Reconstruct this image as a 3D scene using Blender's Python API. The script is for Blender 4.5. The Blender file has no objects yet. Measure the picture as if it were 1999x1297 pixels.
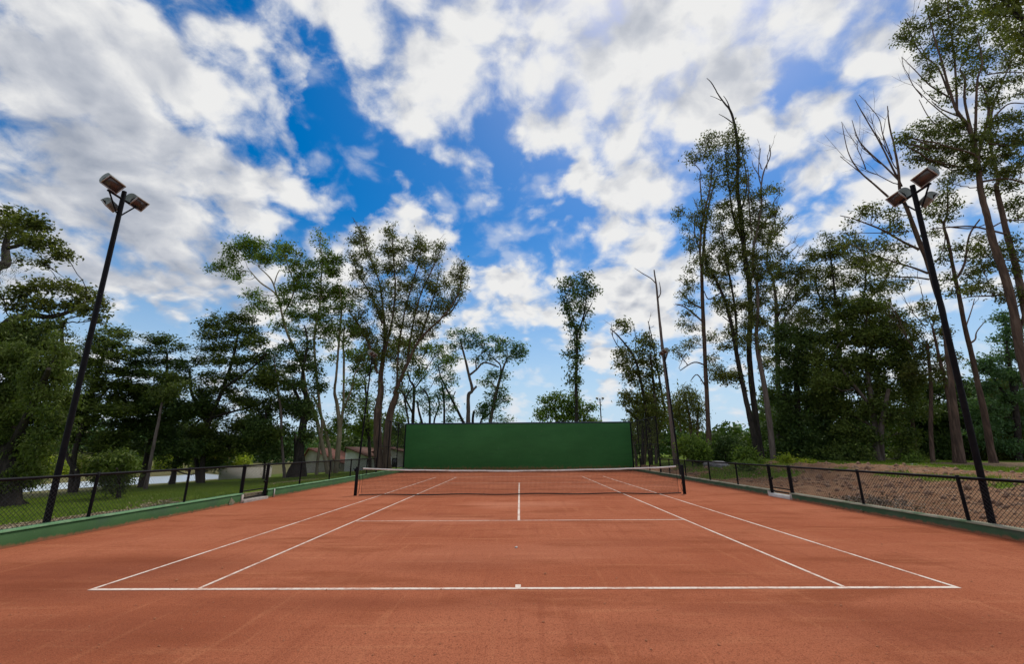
import bpy, bmesh, math, random
import numpy as np
from mathutils import Vector, Matrix

random.seed(7)
RNG = np.random.default_rng(11)
SC = bpy.context.scene
COL = SC.collection

# ---------------------------------------------------------------- camera (solved from the court's own dimensions)
W0, H0 = 1999, 1297
FPX, PIT, YAW, ROL = 847.16, .266, .0149, .0071
CAM = np.array([.038, -6.132, 1.6885])
_fh = np.array([-math.sin(YAW), math.cos(YAW), 0.0]); _r0 = np.array([math.cos(YAW), math.sin(YAW), 0.0]); _z = np.array([0, 0, 1.0])
FWD = math.cos(PIT) * _fh + math.sin(PIT) * _z
_u0 = -math.sin(PIT) * _fh + math.cos(PIT) * _z
RGT = math.cos(ROL) * _r0 - math.sin(ROL) * _u0
UPV = math.sin(ROL) * _r0 + math.cos(ROL) * _u0


def ray(x, y):
    return FWD + (x - W0 / 2) / FPX * RGT - (y - H0 / 2) / FPX * UPV


def at(x, y, Y):                      # the point of the plane y = Y seen at a photo pixel
    d = ray(x, y)
    return CAM + d * ((Y - CAM[1]) / d[1])


def ground(x, y, z=0.0):
    d = ray(x, y)
    return CAM + d * ((z - CAM[2]) / d[2])


def depth(p):
    return float((np.asarray(p) - CAM) @ FWD)


cam_data = bpy.data.cameras.new('camera')
cam = bpy.data.objects.new('camera', cam_data); COL.objects.link(cam)
cam_data.sensor_width = 36; cam_data.lens = FPX / W0 * 36; cam_data.clip_start = .05; cam_data.clip_end = 4000
cam.matrix_world = Matrix(((RGT[0], UPV[0], -FWD[0], CAM[0]), (RGT[1], UPV[1], -FWD[1], CAM[1]), (RGT[2], UPV[2], -FWD[2], CAM[2]), (0, 0, 0, 1)))
SC.camera = cam

# ---------------------------------------------------------------- object helpers


def tag(o, label=None, cat=None, group=None, kind=None):
    if label: o['label'] = label
    if cat: o['category'] = cat
    if group: o['group'] = group
    if kind: o['kind'] = kind
    return o


def thing(name, label, cat, loc=(0, 0, 0), group=None):
    o = bpy.data.objects.new(name, None); COL.objects.link(o); o.location = Vector([float(v) for v in loc]); o.empty_display_size = .2
    return tag(o, label, cat, group)


class MB:
    """Collects vertices and faces (world coordinates) and links them as ONE mesh object."""

    def __init__(self): self.v = []; self.f = []; self.n = 0

    def add(self, v, f):
        v = np.asarray(v, float); self.v.append(v)
        if len(f): self.f.append(np.asarray(f, int) + self.n)
        self.n += len(v)

    def box(self, lo, hi):
        x0, y0, z0 = lo; x1, y1, z1 = hi
        v = [(x0, y0, z0), (x1, y0, z0), (x1, y1, z0), (x0, y1, z0), (x0, y0, z1), (x1, y0, z1), (x1, y1, z1), (x0, y1, z1)]
        self.add(v, [(3, 2, 1, 0), (4, 5, 6, 7), (0, 1, 5, 4), (1, 2, 6, 5), (2, 3, 7, 6), (3, 0, 4, 7)]); return self

    def obox(self, c, ax, ay, az):           # oriented box, half-axis vectors
        c, ax, ay, az = (np.asarray(q, float) for q in (c, ax, ay, az))
        s = [(-1, -1, -1), (1, -1, -1), (1, 1, -1), (-1, 1, -1), (-1, -1, 1), (1, -1, 1), (1, 1, 1), (-1, 1, 1)]
        self.add([c + a * ax + b * ay + d * az for a, b, d in s], [(3, 2, 1, 0), (4, 5, 6, 7), (0, 1, 5, 4), (1, 2, 6, 5), (2, 3, 7, 6), (3, 0, 4, 7)]); return self

    def tube(self, pts, rad, sides=6, cap=True):
        P = np.asarray(pts, float); n = len(P)
        R = np.full(n, rad, float) if np.isscalar(rad) else np.asarray(rad, float)
        T = np.gradient(P, axis=0); T /= np.linalg.norm(T, axis=1)[:, None] + 1e-9
        ref = np.array([0, 0, 1.0]) if abs(T[:, 2]).mean() < .8 else np.array([1.0, 0, 0])
        A = np.cross(T, ref); A /= np.linalg.norm(A, axis=1)[:, None] + 1e-9
        B = np.cross(T, A)
        th = np.linspace(0, 2 * math.pi, sides, endpoint=False)
        V = P[:, None] + R[:, None, None] * (np.cos(th)[None, :, None] * A[:, None] + np.sin(th)[None, :, None] * B[:, None])
        i = np.arange(n - 1)[:, None] * sides; j = np.arange(sides)[None]; k = (j + 1) % sides
        F = np.stack([i + j, i + k, i + sides + k, i + sides + j], -1).reshape(-1, 4)
        self.add(V.reshape(-1, 3), F)
        if cap:
            for ring, c in ((0, P[0]), (n - 1, P[-1])):
                vv = np.vstack([V[ring], c[None]])
                fs = [(q, (q + 1) % sides, sides, sides) for q in range(sides)]
                self.tri(vv, [f[:3] for f in fs])
        return self

    def tri(self, v, f):                     # triangles are stored with a repeated last index
        self.add(v, [(a, b, c, -1 - self.n) for a, b, c in f])

    def build(self, name, mat, parent=None, smooth=False):
        V = np.vstack(self.v); F = np.vstack(self.f)
        me = bpy.data.meshes.new(name)
        quad = F[:, 3] >= 0
        cnt = np.where(quad, 4, 3); start = np.concatenate([[0], np.cumsum(cnt)[:-1]])
        keep = np.ones(F.shape, bool); keep[:, 3] = quad
        loops = F[keep]
        me.vertices.add(len(V)); me.vertices.foreach_set('co', V.ravel())
        me.loops.add(len(loops)); me.loops.foreach_set('vertex_index', loops.astype(np.int32))
        me.polygons.add(len(F)); me.polygons.foreach_set('loop_start', start.astype(np.int32)); me.polygons.foreach_set('loop_total', cnt.astype(np.int32))
        if smooth: me.polygons.foreach_set('use_smooth', np.ones(len(F), bool))
        me.update(calc_edges=True)
        me.materials.append(mat)
        o = bpy.data.objects.new(name, me); COL.objects.link(o)
        if parent is not None:
            par = np.zeros(3); q = parent
            while q is not None: par += np.array(q.location); q = q.parent
            me.transform(Matrix.Translation(Vector(-par))); o.parent = parent
        return o


def bevel(o, w=.01, seg=2):
    m = o.modifiers.new('edge', 'BEVEL'); m.width = w; m.segments = seg; m.limit_method = 'ANGLE'
    return o


# ---------------------------------------------------------------- materials


def newmat(name):
    m = bpy.data.materials.new(name); m.use_nodes = True; nt = m.node_tree; nt.nodes.clear()
    out = nt.nodes.new('ShaderNodeOutputMaterial')
    return m, nt, out


def N(nt, typ, **kw):
    n = nt.nodes.new(typ)
    for k, v in kw.items():
        if k.startswith('i_'):
            key = k[2:]; key = int(key) if key.isdigit() else key.replace('_', ' ')
            s = n.inputs[key]
            if isinstance(v, bpy.types.NodeSocket): nt.links.new(v, s)
            else: s.default_value = v
        else: setattr(n, k, v)
    return n


def mth(nt, op, a, b=0.0, c=None, clamp=False):
    n = nt.nodes.new('ShaderNodeMath'); n.operation = op; n.use_clamp = clamp
    for i, v in enumerate((a, b) if c is None else (a, b, c)):
        if isinstance(v, bpy.types.NodeSocket): nt.links.new(v, n.inputs[i])
        else: n.inputs[i].default_value = v
    return n.outputs[0]


def mix(nt, f, a, b, blend='MIX'):
    n = nt.nodes.new('ShaderNodeMix'); n.data_type = 'RGBA'; n.blend_type = blend
    for s, v in ((n.inputs[0], f), (n.inputs[6], a), (n.inputs[7], b)):
        if isinstance(v, bpy.types.NodeSocket): nt.links.new(v, s)
        else: s.default_value = v if not hasattr(v, '__len__') else (*v[:3], 1)
    return n.outputs[2]


def noise(nt, vec, scale, detail=4, rough=.55, dist=0.0):
    n = N(nt, 'ShaderNodeTexNoise', i_Scale=scale, i_Detail=detail, i_Roughness=rough, i_Distortion=dist)
    if vec is not None: nt.links.new(vec, n.inputs['Vector'])
    return n.outputs['Fac']


def sstep(nt, v, lo, hi):
    n = nt.nodes.new('ShaderNodeMapRange'); n.interpolation_type = 'SMOOTHSTEP'
    nt.links.new(v, n.inputs[0]); n.inputs[1].default_value = lo; n.inputs[2].default_value = hi
    return n.outputs[0]


def scaled(nt, vec, s):
    n = nt.nodes.new('ShaderNodeMapping'); nt.links.new(vec, n.inputs[0]); n.inputs['Scale'].default_value = s
    return n.outputs[0]


def objco(nt): return nt.nodes.new('ShaderNodeTexCoord').outputs['Object']


def surf(name, c1, c2, scale=3.0, rough=.8, bump=.0, bscale=40.0, stretch=(1, 1, 1), c3=None, s3=.6, metal=0.0, spec=.3, lo=.35, hi=.65):
    m, nt, out = newmat(name); co = scaled(nt, objco(nt), stretch)
    col = mix(nt, sstep(nt, noise(nt, co, scale, 6, .6), lo, hi), c1, c2)
    if c3: col = mix(nt, sstep(nt, noise(nt, co, s3, 4), .52, .7), col, c3)
    p = N(nt, 'ShaderNodeBsdfPrincipled', i_Roughness=rough, i_Metallic=metal)
    p.inputs['Specular IOR Level'].default_value = spec
    nt.links.new(col, p.inputs['Base Color'])
    if bump:
        b = N(nt, 'ShaderNodeBump', i_Strength=bump, i_Distance=.02); nt.links.new(noise(nt, co, bscale, 4), b.inputs['Height'])
        nt.links.new(b.outputs[0], p.inputs['Normal'])
    nt.links.new(p.outputs[0], out.inputs[0]); return m


def leafmat(name, cols, trans=.3, rough=.6):
    m, nt, out = newmat(name)
    rnd = nt.nodes.new('ShaderNodeNewGeometry').outputs['Random Per Island']
    cr = nt.nodes.new('ShaderNodeValToRGB'); nt.links.new(rnd, cr.inputs[0])
    e = cr.color_ramp.elements
    while len(e) < len(cols): e.new(.5)
    for i, c in enumerate(cols): e[i].position = i / (len(cols) - 1); e[i].color = (*c, 1)
    big = noise(nt, objco(nt), .5, 3)
    col = mix(nt, sstep(nt, big, .35, .7), cr.outputs[0], mix(nt, .6, cr.outputs[0], cols[-1]))
    p = N(nt, 'ShaderNodeBsdfPrincipled', i_Roughness=rough); p.inputs['Specular IOR Level'].default_value = .25
    nt.links.new(col, p.inputs['Base Color'])
    t = N(nt, 'ShaderNodeBsdfTranslucent'); nt.links.new(mix(nt, 1.0, col, (1.3, 1.5, .7), 'MULTIPLY'), t.inputs[0])
    mx = N(nt, 'ShaderNodeMixShader', i_0=trans); nt.links.new(p.outputs[0], mx.inputs[1]); nt.links.new(t.outputs[0], mx.inputs[2])
    nt.links.new(mx.outputs[0], out.inputs[0]); return m
# ---------------------------------------------------------------- light and sky
SUN_EL, SUN_AZ = math.radians(58), math.radians(28)        # ahead of the camera, a little to the right, high
sund = Vector((math.sin(SUN_AZ) * math.cos(SUN_EL), math.cos(SUN_AZ) * math.cos(SUN_EL), math.sin(SUN_EL)))
sl = bpy.data.lights.new('sun', 'SUN'); sl.energy = 2.2; sl.angle = math.radians(9); sl.color = (1, .95, .87)
so = bpy.data.objects.new('sun', sl); COL.objects.link(so); so.rotation_euler = sund.to_track_quat('Z', 'Y').to_euler(); so.location = (20, 30, 60)

world = bpy.data.worlds.new('World'); SC.world = world; world.use_nodes = True
wt = world.node_tree; wt.nodes.clear()
wout = wt.nodes.new('ShaderNodeOutputWorld'); bg = wt.nodes.new('ShaderNodeBackground'); bg.inputs['Strength'].default_value = .1
wt.links.new(bg.outputs[0], wout.inputs[0])
sky = wt.nodes.new('ShaderNodeTexSky'); sky.sky_type = 'NISHITA'; sky.sun_disc = False; sky.sun_elevation = SUN_EL; sky.sun_rotation = SUN_AZ
sky.air_density = 1.0; sky.dust_density = .6; sky.ozone_density = 3.0
hs = N(wt, 'ShaderNodeHueSaturation', i_Saturation=1.55, i_Value=1.16); wt.links.new(sky.outputs[0], hs.inputs['Color'])
dirv = wt.nodes.new('ShaderNodeTexCoord').outputs['Generated']
sep = wt.nodes.new('ShaderNodeSeparateXYZ'); wt.links.new(dirv, sep.inputs[0])
zz = mth(wt, 'MAXIMUM', mth(wt, 'ADD', sep.outputs[2], .42), .2)
cmb = wt.nodes.new('ShaderNodeCombineXYZ')
wt.links.new(mth(wt, 'DIVIDE', sep.outputs[0], zz), cmb.inputs[0]); wt.links.new(mth(wt, 'DIVIDE', sep.outputs[1], zz), cmb.inputs[1])
layer = cmb.outputs[0]                                       # the sky folded onto a flat cloud deck


def shifted(v):
    n = wt.nodes.new('ShaderNodeVectorMath'); n.operation = 'ADD'; wt.links.new(layer, n.inputs[0]); n.inputs[1].default_value = v
    return n.outputs[0]


wn1 = wt.nodes.new('ShaderNodeTexNoise'); wt.links.new(dirv, wn1.inputs['Vector']); wn1.inputs['Scale'].default_value = 7; wn1.inputs['Detail'].default_value = 6; wn1.inputs['Roughness'].default_value = .6
wv = wt.nodes.new('ShaderNodeVectorMath'); wv.operation = 'MULTIPLY_ADD'; wt.links.new(wn1.outputs['Color'], wv.inputs[0]); wv.inputs[1].default_value = (.17, .17, .17)
wo = wt.nodes.new('ShaderNodeVectorMath'); wo.operation = 'SUBTRACT'; wt.links.new(dirv, wo.inputs[0]); wo.inputs[1].default_value = (.085, .085, .085)
wt.links.new(wo.outputs[0], wv.inputs[2]); wdir = wv.outputs[0]


def blobfield(blobs):
    """Sum of soft round patches at fixed directions of the sky: (photo x, photo y, radius, weight)."""
    tot = None
    for (x, y, r, w) in blobs:
        d = ray(x, y); L = np.linalg.norm(d); d = d / L
        n = wt.nodes.new('ShaderNodeVectorMath'); n.operation = 'DISTANCE'; wt.links.new(wdir, n.inputs[0]); n.inputs[1].default_value = Vector(d)
        s = wt.nodes.new('ShaderNodeMapRange'); s.interpolation_type = 'SMOOTHSTEP'
        wt.links.new(n.outputs['Value'], s.inputs[0]); rr = r / FPX / L
        s.inputs[1].default_value = 0; s.inputs[2].default_value = rr; s.inputs[3].default_value = w; s.inputs[4].default_value = 0
        tot = s.outputs[0] if tot is None else mth(wt, 'ADD', tot, s.outputs[0])
    return tot


HOLES = [(480, 25, 75, .55), (420, -10, 70, .4), (535, 95, 65, .5), (575, 190, 60, .45), (650, 150, 95, .7), (640, 225, 100, .8), (680, 290, 110, .8), (745, 345, 90, .6),
         (640, 330, 80, .5), (700, 400, 70, .35), (740, 210, 60, .25), (850, 270, 60, .2), (1150, 200, 60, .2), (960, 235, 60, .15), (820, 395, 90, .6), (900, 350, 90, .6), (905, 430, 95, .7), (965, 470, 120, .8), (1030, 345, 95, .65), (1085, 330, 70, .45), (1045, 420, 90, .45), (1110, 490, 105, .65),
         (1010, 520, 60, .5), (1525, 185, 48, .55), (1460, 225, 45, .4), (1320, 255, 50, .35), (1335, 405, 60, .4), (1570, 395, 75, .5), (1500, 370, 60, .35), (1650, 350, 60, .2), (160, 90, 110, .12),
         (230, 605, 70, .4), (300, 640, 80, .6), (390, 680, 80, .6), (200, 640, 90, .5), (1020, 700, 130, .55), (1090, 720, 110, .6), (1210, 655, 60, .2), (970, 760, 110, .4), (1960, 690, 120, .55), (1870, 420, 100, .3), (1700, 500, 90, .2),
         (1320, 760, 120, .4), (1560, 440, 60, .3), (820, 330, 60, .3), (420, 120, 60, .2), (1180, 330, 60, .15), (1000, 610, 60, .25), (60, 640, 120, .3), (700, 760, 140, .4)]
PUFFS = [(120, 130, 140, .3), (330, 110, 120, .3), (1430, 150, 150, .3), (1830, 170, 170, .35), (130, 90, 150, .25), (1250, 580, 120, .25), (420, 480, 160, .2), (1130, 610, 120, .2), (600, 140, 45, .35), (790, 350, 55, .4), (1000, 285, 45, .35), (860, 445, 60, .4), (800, 440, 70, .45), (870, 480, 60, .3), (1060, 400, 55, .35), (1180, 380, 110, .45), (1150, 350, 60, .3), (1400, 230, 130, .3), (340, 640, 40, .35), (260, 592, 60, .25), (1185, 725, 55, .55), (1000, 600, 90, .3), (930, 560, 80, .3),
         (1130, 650, 60, .35), (300, 400, 250, .3), (150, 300, 250, .3), (700, 90, 120, .25), (900, 150, 180, .25), (1050, 255, 70, .3), (880, 300, 80, .2), (1250, 550, 140, .25), (1250, 120, 250, .25), (790, 355, 45, .25), (1000, 810, 120, .25), (1500, 290, 90, .3)]
lowb = mth(wt, 'MULTIPLY', sstep(wt, sep.outputs[2], .10, .27), .38)             # clouds thin out towards the horizon
cov = mth(wt, 'SUBTRACT', mth(wt, 'ADD', mth(wt, 'ADD', .24, lowb), blobfield(PUFFS)), blobfield(HOLES))
warp = wt.nodes.new('ShaderNodeTexNoise'); wt.links.new(layer, warp.inputs['Vector']); warp.inputs['Scale'].default_value = 5; warp.inputs['Detail'].default_value = 3


def cloudnoise(off):
    v = wt.nodes.new('ShaderNodeVectorMath'); v.operation = 'MULTIPLY_ADD'; wt.links.new(warp.outputs['Color'], v.inputs[0]); v.inputs[1].default_value = (.10, .10, 0)
    wt.links.new(shifted(off), v.inputs[2])
    a = noise(wt, v.outputs[0], 4.6, 7, .52)
    vo = wt.nodes.new('ShaderNodeTexVoronoi'); vo.voronoi_dimensions = '2D'; vo.feature = 'SMOOTH_F1'; vo.inputs['Scale'].default_value = 9; vo.inputs['Smoothness'].default_value = .55; vo.inputs['Randomness'].default_value = 1
    vo.inputs['Detail'].default_value = 2.5; vo.inputs['Roughness'].default_value = .5; wt.links.new(v.outputs[0], vo.inputs['Vector'])
    puff = mth(wt, 'SUBTRACT', .95, vo.outputs['Distance'])
    b = noise(wt, v.outputs[0], 24, 8, .66)
    return mth(wt, 'ADD', mth(wt, 'ADD', mth(wt, 'MULTIPLY', a, .55), mth(wt, 'MULTIPLY', puff, .34)), mth(wt, 'MULTIPLY', b, .27))


n0 = cloudnoise((3.1, 1.7, 0)); n1 = cloudnoise((3.1 + .02, 1.7 + .045, 0))
dens = mth(wt, 'ADD', cov, mth(wt, 'MULTIPLY', mth(wt, 'SUBTRACT', n0, .535), 3.0))
mask = mth(wt, 'MAXIMUM', sstep(wt, dens, -.08, .78), mth(wt, 'MULTIPLY', mth(wt, 'MULTIPLY', sstep(wt, n0, .44, .70), sstep(wt, dens, -1.1, .1)), .42))   # puffs, and a thin veil round them
lit = mth(wt, 'MULTIPLY', mth(wt, 'SUBTRACT', n0, n1), 1.9)                     # sides turned to the sun are brighter
GREY = [(300, 480, 330, .35), (120, 180, 300, .28), (100, 480, 250, .2), (1620, 60, 220, .22), (1250, 40, 200, .1), (1560, 320, 110, .15), (560, 520, 160, .12), (1450, 130, 150, .08), (420, 590, 150, .2)]
thick = sstep(wt, dens, .45, 1.5)
shade = mth(wt, 'ADD', mth(wt, 'SUBTRACT', mth(wt, 'SUBTRACT', .98, mth(wt, 'MULTIPLY', thick, .30)), blobfield(GREY)), lit, clamp=True)
cr = wt.nodes.new('ShaderNodeValToRGB'); wt.links.new(shade, cr.inputs[0])
CE = cr.color_ramp.elements
CE[0].position = .15; CE[0].color = (.34, .38, .46, 1); CE[1].position = 1; CE[1].color = (.85, .85, .845, 1)
e = CE.new(.6); e.color = (.56, .585, .64, 1)
ccol = mix(wt, 1.0, cr.outputs[0], (10, 10, 10), 'MULTIPLY')
hor = sstep(wt, sep.outputs[2], -.02, .2)
ccol = mix(wt, hor, (6.6, 7.4, 8.4), ccol)
clear = mix(wt, sstep(wt, sep.outputs[2], -.04, .5), (5.2, 6.9, 8.6), hs.outputs[0])
fin = mix(wt, mask, clear, ccol)
wt.links.new(fin, bg.inputs['Color'])
SC.view_settings.view_transform = 'Standard'; SC.view_settings.look = 'None'; SC.view_settings.gamma = 1; SC.view_settings.exposure = 0
SC.cycles.max_bounces = 6; SC.cycles.diffuse_bounces = 3; SC.cycles.transparent_max_bounces = 8; SC.cycles.transmission_bounces = 4
SC.cycles.use_denoising = True; SC.cycles.denoiser = 'OPENIMAGEDENOISE'
world.cycles.sampling_method = 'MANUAL'; world.cycles.sample_map_resolution = 1024
# ---------------------------------------------------------------- terrain
XL, XR, YB, YF = -9.45, 9.25, -13.0, 31.4                   # inner faces of the low walls, the two ends of the clay
LAKE_Z = -1.2


def sm(x, a, b):
    t = np.clip((x - a) / (b - a), 0, 1); return t * t * (3 - 2 * t)


def vnoise(x, y, s, seed=0):
    r = np.random.default_rng(seed); a = r.uniform(0, 6.28, (9, 2)); k = r.normal(0, 1, (9, 2)) * s
    return sum(np.sin(x * k[i, 0] + y * k[i, 1] + a[i, 0]) for i in range(9)) / 3.6


def shore_near(y): return np.interp(y, [-60, 0, 12, 26, 33, 42, 46, 52, 60], [-44, -40, -37.5, -35.8, -33.4, -29.4, -31, -38, -47])


def shore_far(y): return np.interp(y, [-60, 0, 38, 48, 52, 60], [-50, -49, -46.5, -46.8, -45, -46])


def terrain(x, y):
    x = np.asarray(x, float); y = np.asarray(y, float)
    tl = XL - .2 - x
    zl = np.interp(tl, [0, 2, 7, 20, 28, 60, 120, 260], [.22, .12, -.28, -.92, -1.0, -.3, 5, 16])
    tr = x - XR - .2
    zr = np.interp(tr, [0, .5, 2.5, 5, 8, 14, 40, 120], [.15, .2, .36, .62, .74, .62, .6, 3])
    lump = .085 * vnoise(x, y, 1.3, 1) + .05 * vnoise(x, y, 3.2, 2) + .03 * vnoise(x, y, 6, 5)
    zr = zr + lump * np.interp(tr, [0, .4, 1.5, 10, 14], [0, .1, 1, 1, .3])
    zl = zl + .03 * vnoise(x, y, .8, 3) * sm(tl, .5, 3)
    zb = np.interp(y, [31.6, 36, 60, 140, 300], [0, -.2, -.5, 2, 12])
    w = sm(tr, -19, 0)
    z = np.where(tl > 0, zl, np.where(tr > 0, zr, .22 + (.15 - .22) * w))
    wb = sm(y, 31.6, 42)
    side = np.where(tl > 0, 1 - sm(tl, 0, 6), np.where(tr > 0, 1 - sm(tr, 0, 8), 1))
    z = z * (1 - wb * side) + zb * wb * side
    z = np.where((y > 100), np.maximum(z, np.interp(y, [100, 140, 300], [-.5, 2, 12])), z)
    inside = (tl < 0) & (tr < 0) & (y < YF + .25)
    z = np.where(inside, -.06, z)
    d = np.minimum(shore_near(y) - x, x - shore_far(y))
    z = z - 1.3 * sm(d, -.2, 1.6)
    return z


def tz(x, y): return float(terrain(np.array([x]), np.array([y]))[0])


GP = [ground(1840, 936, .6)[:2], ground(1780, 932, .6)[:2], ground(1740, 928, .6)[:2], ground(1960, 948, .55)[:2], ground(1440, 925, .4)[:2], ground(1410, 918, .4)[:2], ground(1480, 918, .45)[:2], ground(1530, 925, .5)[:2], ground(1900, 938, .6)[:2], ground(1640, 922, .6)[:2], ground(1385, 915, .35)[:2]]
GR = [1.0, .8, .7, .5, 2.2, 2.4, 2.2, .9, .9, .6, 2.6]


def grassy(x, y):
    tl = XL - .2 - x; tr = x - XR - .2
    edge = 2.1 * (1 - sm(y, 5.5, 8.5)) + .35 * (1 - sm(y, 7, 30)) + .45 * vnoise(x, y, 1.1, 8)
    g = np.where(tl > 0, sm(tl, edge - .25, edge + .5), 0.0)
    bare = np.exp(-(((x + 13.5) / 3.0) ** 2 + ((y - 21) / 4.5) ** 2)) * .8
    g = g * (1 - bare) * (1 - .55 * sm(tl, 15, 20))
    r = np.where(tr > 0, .68 * sm(tr, 9.0 + .8 * vnoise(x, y, .7, 4), 10.8) * (1 - sm(tr, 14, 17)) + .85 * sm(y, 23, 30) * sm(tr, 1, 3), 0)
    for (c, rad) in zip(GP, GR):
        r = np.maximum(r, np.where(tr > 0, np.exp(-(((x - c[0]) / rad) ** 2 + ((y - c[1]) / rad) ** 2) * 1.2) * 1.1, 0))
    g = np.maximum(g, r)
    g = np.where((y > 32) & (tl < 0) & (tr < 0), .7, g)
    return np.clip(g, 0, 1)


def axis(segs):
    out = [segs[0][0]]
    for a, b, n in segs: out += list(np.linspace(a, b, n + 1)[1:])
    return np.array(out)


gx = axis([(-700, -120, 20), (-120, -50, 30), (-50, -20, 70), (-20, -9.68, 60), (-9.68, -9.62, 1), (-9.62, 9.42, 14), (9.42, 9.48, 1), (9.48, 20, 75), (20, 40, 40), (40, 120, 30), (120, 700, 18)])
gy = axis([(-200, -14, 14), (-14, 0, 30), (0, 31.60, 190), (31.60, 31.66, 1), (31.66, 60, 70), (60, 140, 40), (140, 900, 25)])
X, Y = np.meshgrid(gx, gy, indexing='xy'); Z = terrain(X, Y)
ny, nx = X.shape
idx = np.arange(nx * ny).reshape(ny, nx)
b = MB(); b.add(np.stack([X, Y, Z], -1).reshape(-1, 3), np.stack([idx[:-1, :-1], idx[:-1, 1:], idx[1:, 1:], idx[1:, :-1]], -1).reshape(-1, 4))
m, nt, out = newmat('earth_and_lawn'); co = objco(nt)
ga = nt.nodes.new('ShaderNodeAttribute'); ga.attribute_name = 'grass'
ra = nt.nodes.new('ShaderNodeAttribute'); ra.attribute_name = 'bank'
n1_ = noise(nt, co, 1.6, 8, .65); n2_ = noise(nt, co, 9, 8, .7); n3_ = noise(nt, co, 38, 5, .7); n4_ = noise(nt, co, .35, 3)
soil = mix(nt, sstep(nt, n1_, .35, .65), (.215, .105, .055), (.33, .185, .105))
soil = mix(nt, sstep(nt, n2_, .48, .68), soil, (.14, .075, .042))
soil = mix(nt, sstep(nt, n3_, .6, .75), soil, (.44, .29, .18))
litter = mix(nt, sstep(nt, n2_, .38, .62), (.13, .095, .055), (.30, .23, .15))
litter = mix(nt, sstep(nt, n3_, .55, .75), litter, (.40, .34, .25))
gr = mix(nt, sstep(nt, n1_, .35, .65), (.080, .145, .012), (.135, .200, .020))
gr = mix(nt, sstep(nt, n3_, .4, .7), gr, (.19, .23, .035))
base = mix(nt, ra.outputs['Fac'], litter, soil)
gm = sstep(nt, mth(nt, 'ADD', ga.outputs['Fac'], mth(nt, 'MULTIPLY', mth(nt, 'SUBTRACT', n2_, .5), .9)), .35, .62)
col = mix(nt, gm, base, gr)
p = N(nt, 'ShaderNodeBsdfPrincipled', i_Roughness=.95); p.inputs['Specular IOR Level'].default_value = .1
nt.links.new(col, p.inputs['Base Color'])
bp = N(nt, 'ShaderNodeBump', i_Strength=.9, i_Distance=.05); nt.links.new(mth(nt, 'ADD', n2_, mth(nt, 'MULTIPLY', n3_, .5)), bp.inputs['Height']); nt.links.new(bp.outputs[0], p.inputs['Normal'])
nt.links.new(p.outputs[0], out.inputs[0])
terr = b.build('ground', m, smooth=True); tag(terr, kind='structure')
for nm, val in (('grass', grassy(X, Y)), ('bank', np.where(X > 5, 1 - .75 * sm(X, 22, 28), .0))):
    a = terr.data.attributes.new(nm, 'FLOAT', 'POINT'); a.data.foreach_set('value', val.ravel().astype(np.float32))

# lake
m, nt, out = newmat('lake_water'); co = objco(nt)
p = N(nt, 'ShaderNodeBsdfPrincipled', i_Roughness=.22); p.inputs['Base Color'].default_value = (.74, .83, .92, 1); p.inputs['IOR'].default_value = 1.33  # pale base colour stands in for the bright sky reflected in the water
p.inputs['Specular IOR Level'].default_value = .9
bp = N(nt, 'ShaderNodeBump', i_Strength=.8, i_Distance=.06); nt.links.new(noise(nt, scaled(nt, co, (1, .5, 1)), 3, 4), bp.inputs['Height']); nt.links.new(bp.outputs[0], p.inputs['Normal'])
nt.links.new(p.outputs[0], out.inputs[0])
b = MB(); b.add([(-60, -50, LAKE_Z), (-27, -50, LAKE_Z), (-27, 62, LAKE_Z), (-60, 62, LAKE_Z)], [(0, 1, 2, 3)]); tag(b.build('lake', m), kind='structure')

# ---------------------------------------------------------------- clay court and its painted lines
m, nt, out = newmat('red_clay'); co = objco(nt)
c_s = scaled(nt, co, (.35, 1.0, 1)); c_t = scaled(nt, co, (1.0, .5, 1))
a1 = noise(nt, co, .22, 5, .6); a2 = noise(nt, c_s, 1.1, 7, .62); a3 = noise(nt, co, 60, 4, .7); a4 = noise(nt, scaled(nt, co, (.12, 1.4, 1)), 3.5, 5, .6); a5 = noise(nt, co, 130, 3, .7)
a6 = noise(nt, scaled(nt, co, (2.6, .16, 1)), 2.2, 6, .65); a7 = noise(nt, co, 19, 6, .75)
col = mix(nt, sstep(nt, a1, .35, .65), (.385, .109, .051), (.47, .152, .077))
col = mix(nt, mth(nt, 'MULTIPLY', sstep(nt, a2, .48, .66), .75), col, (.27, .072, .030))
col = mix(nt, mth(nt, 'MULTIPLY', sstep(nt, a4, .53, .7), .4), col, (.60, .235, .115))
col = mix(nt, mth(nt, 'MULTIPLY', sstep(nt, a6, .54, .68), .5), col, (.32, .088, .044))
col = mix(nt, mth(nt, 'MULTIPLY', sstep(nt, mth(nt, 'SUBTRACT', 1, a6), .56, .7), .35), col, (.60, .23, .11))
col = mix(nt, mth(nt, 'MULTIPLY', sstep(nt, a7, .50, .66), .7), col, (.235, .064, .033))
col = mix(nt, mth(nt, 'MULTIPLY', sstep(nt, a3, .49, .62), .75), col, (.20, .058, .031))
col = mix(nt, mth(nt, 'MULTIPLY', sstep(nt, a5, .55, .66), .6), col, (.62, .28, .15))


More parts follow.
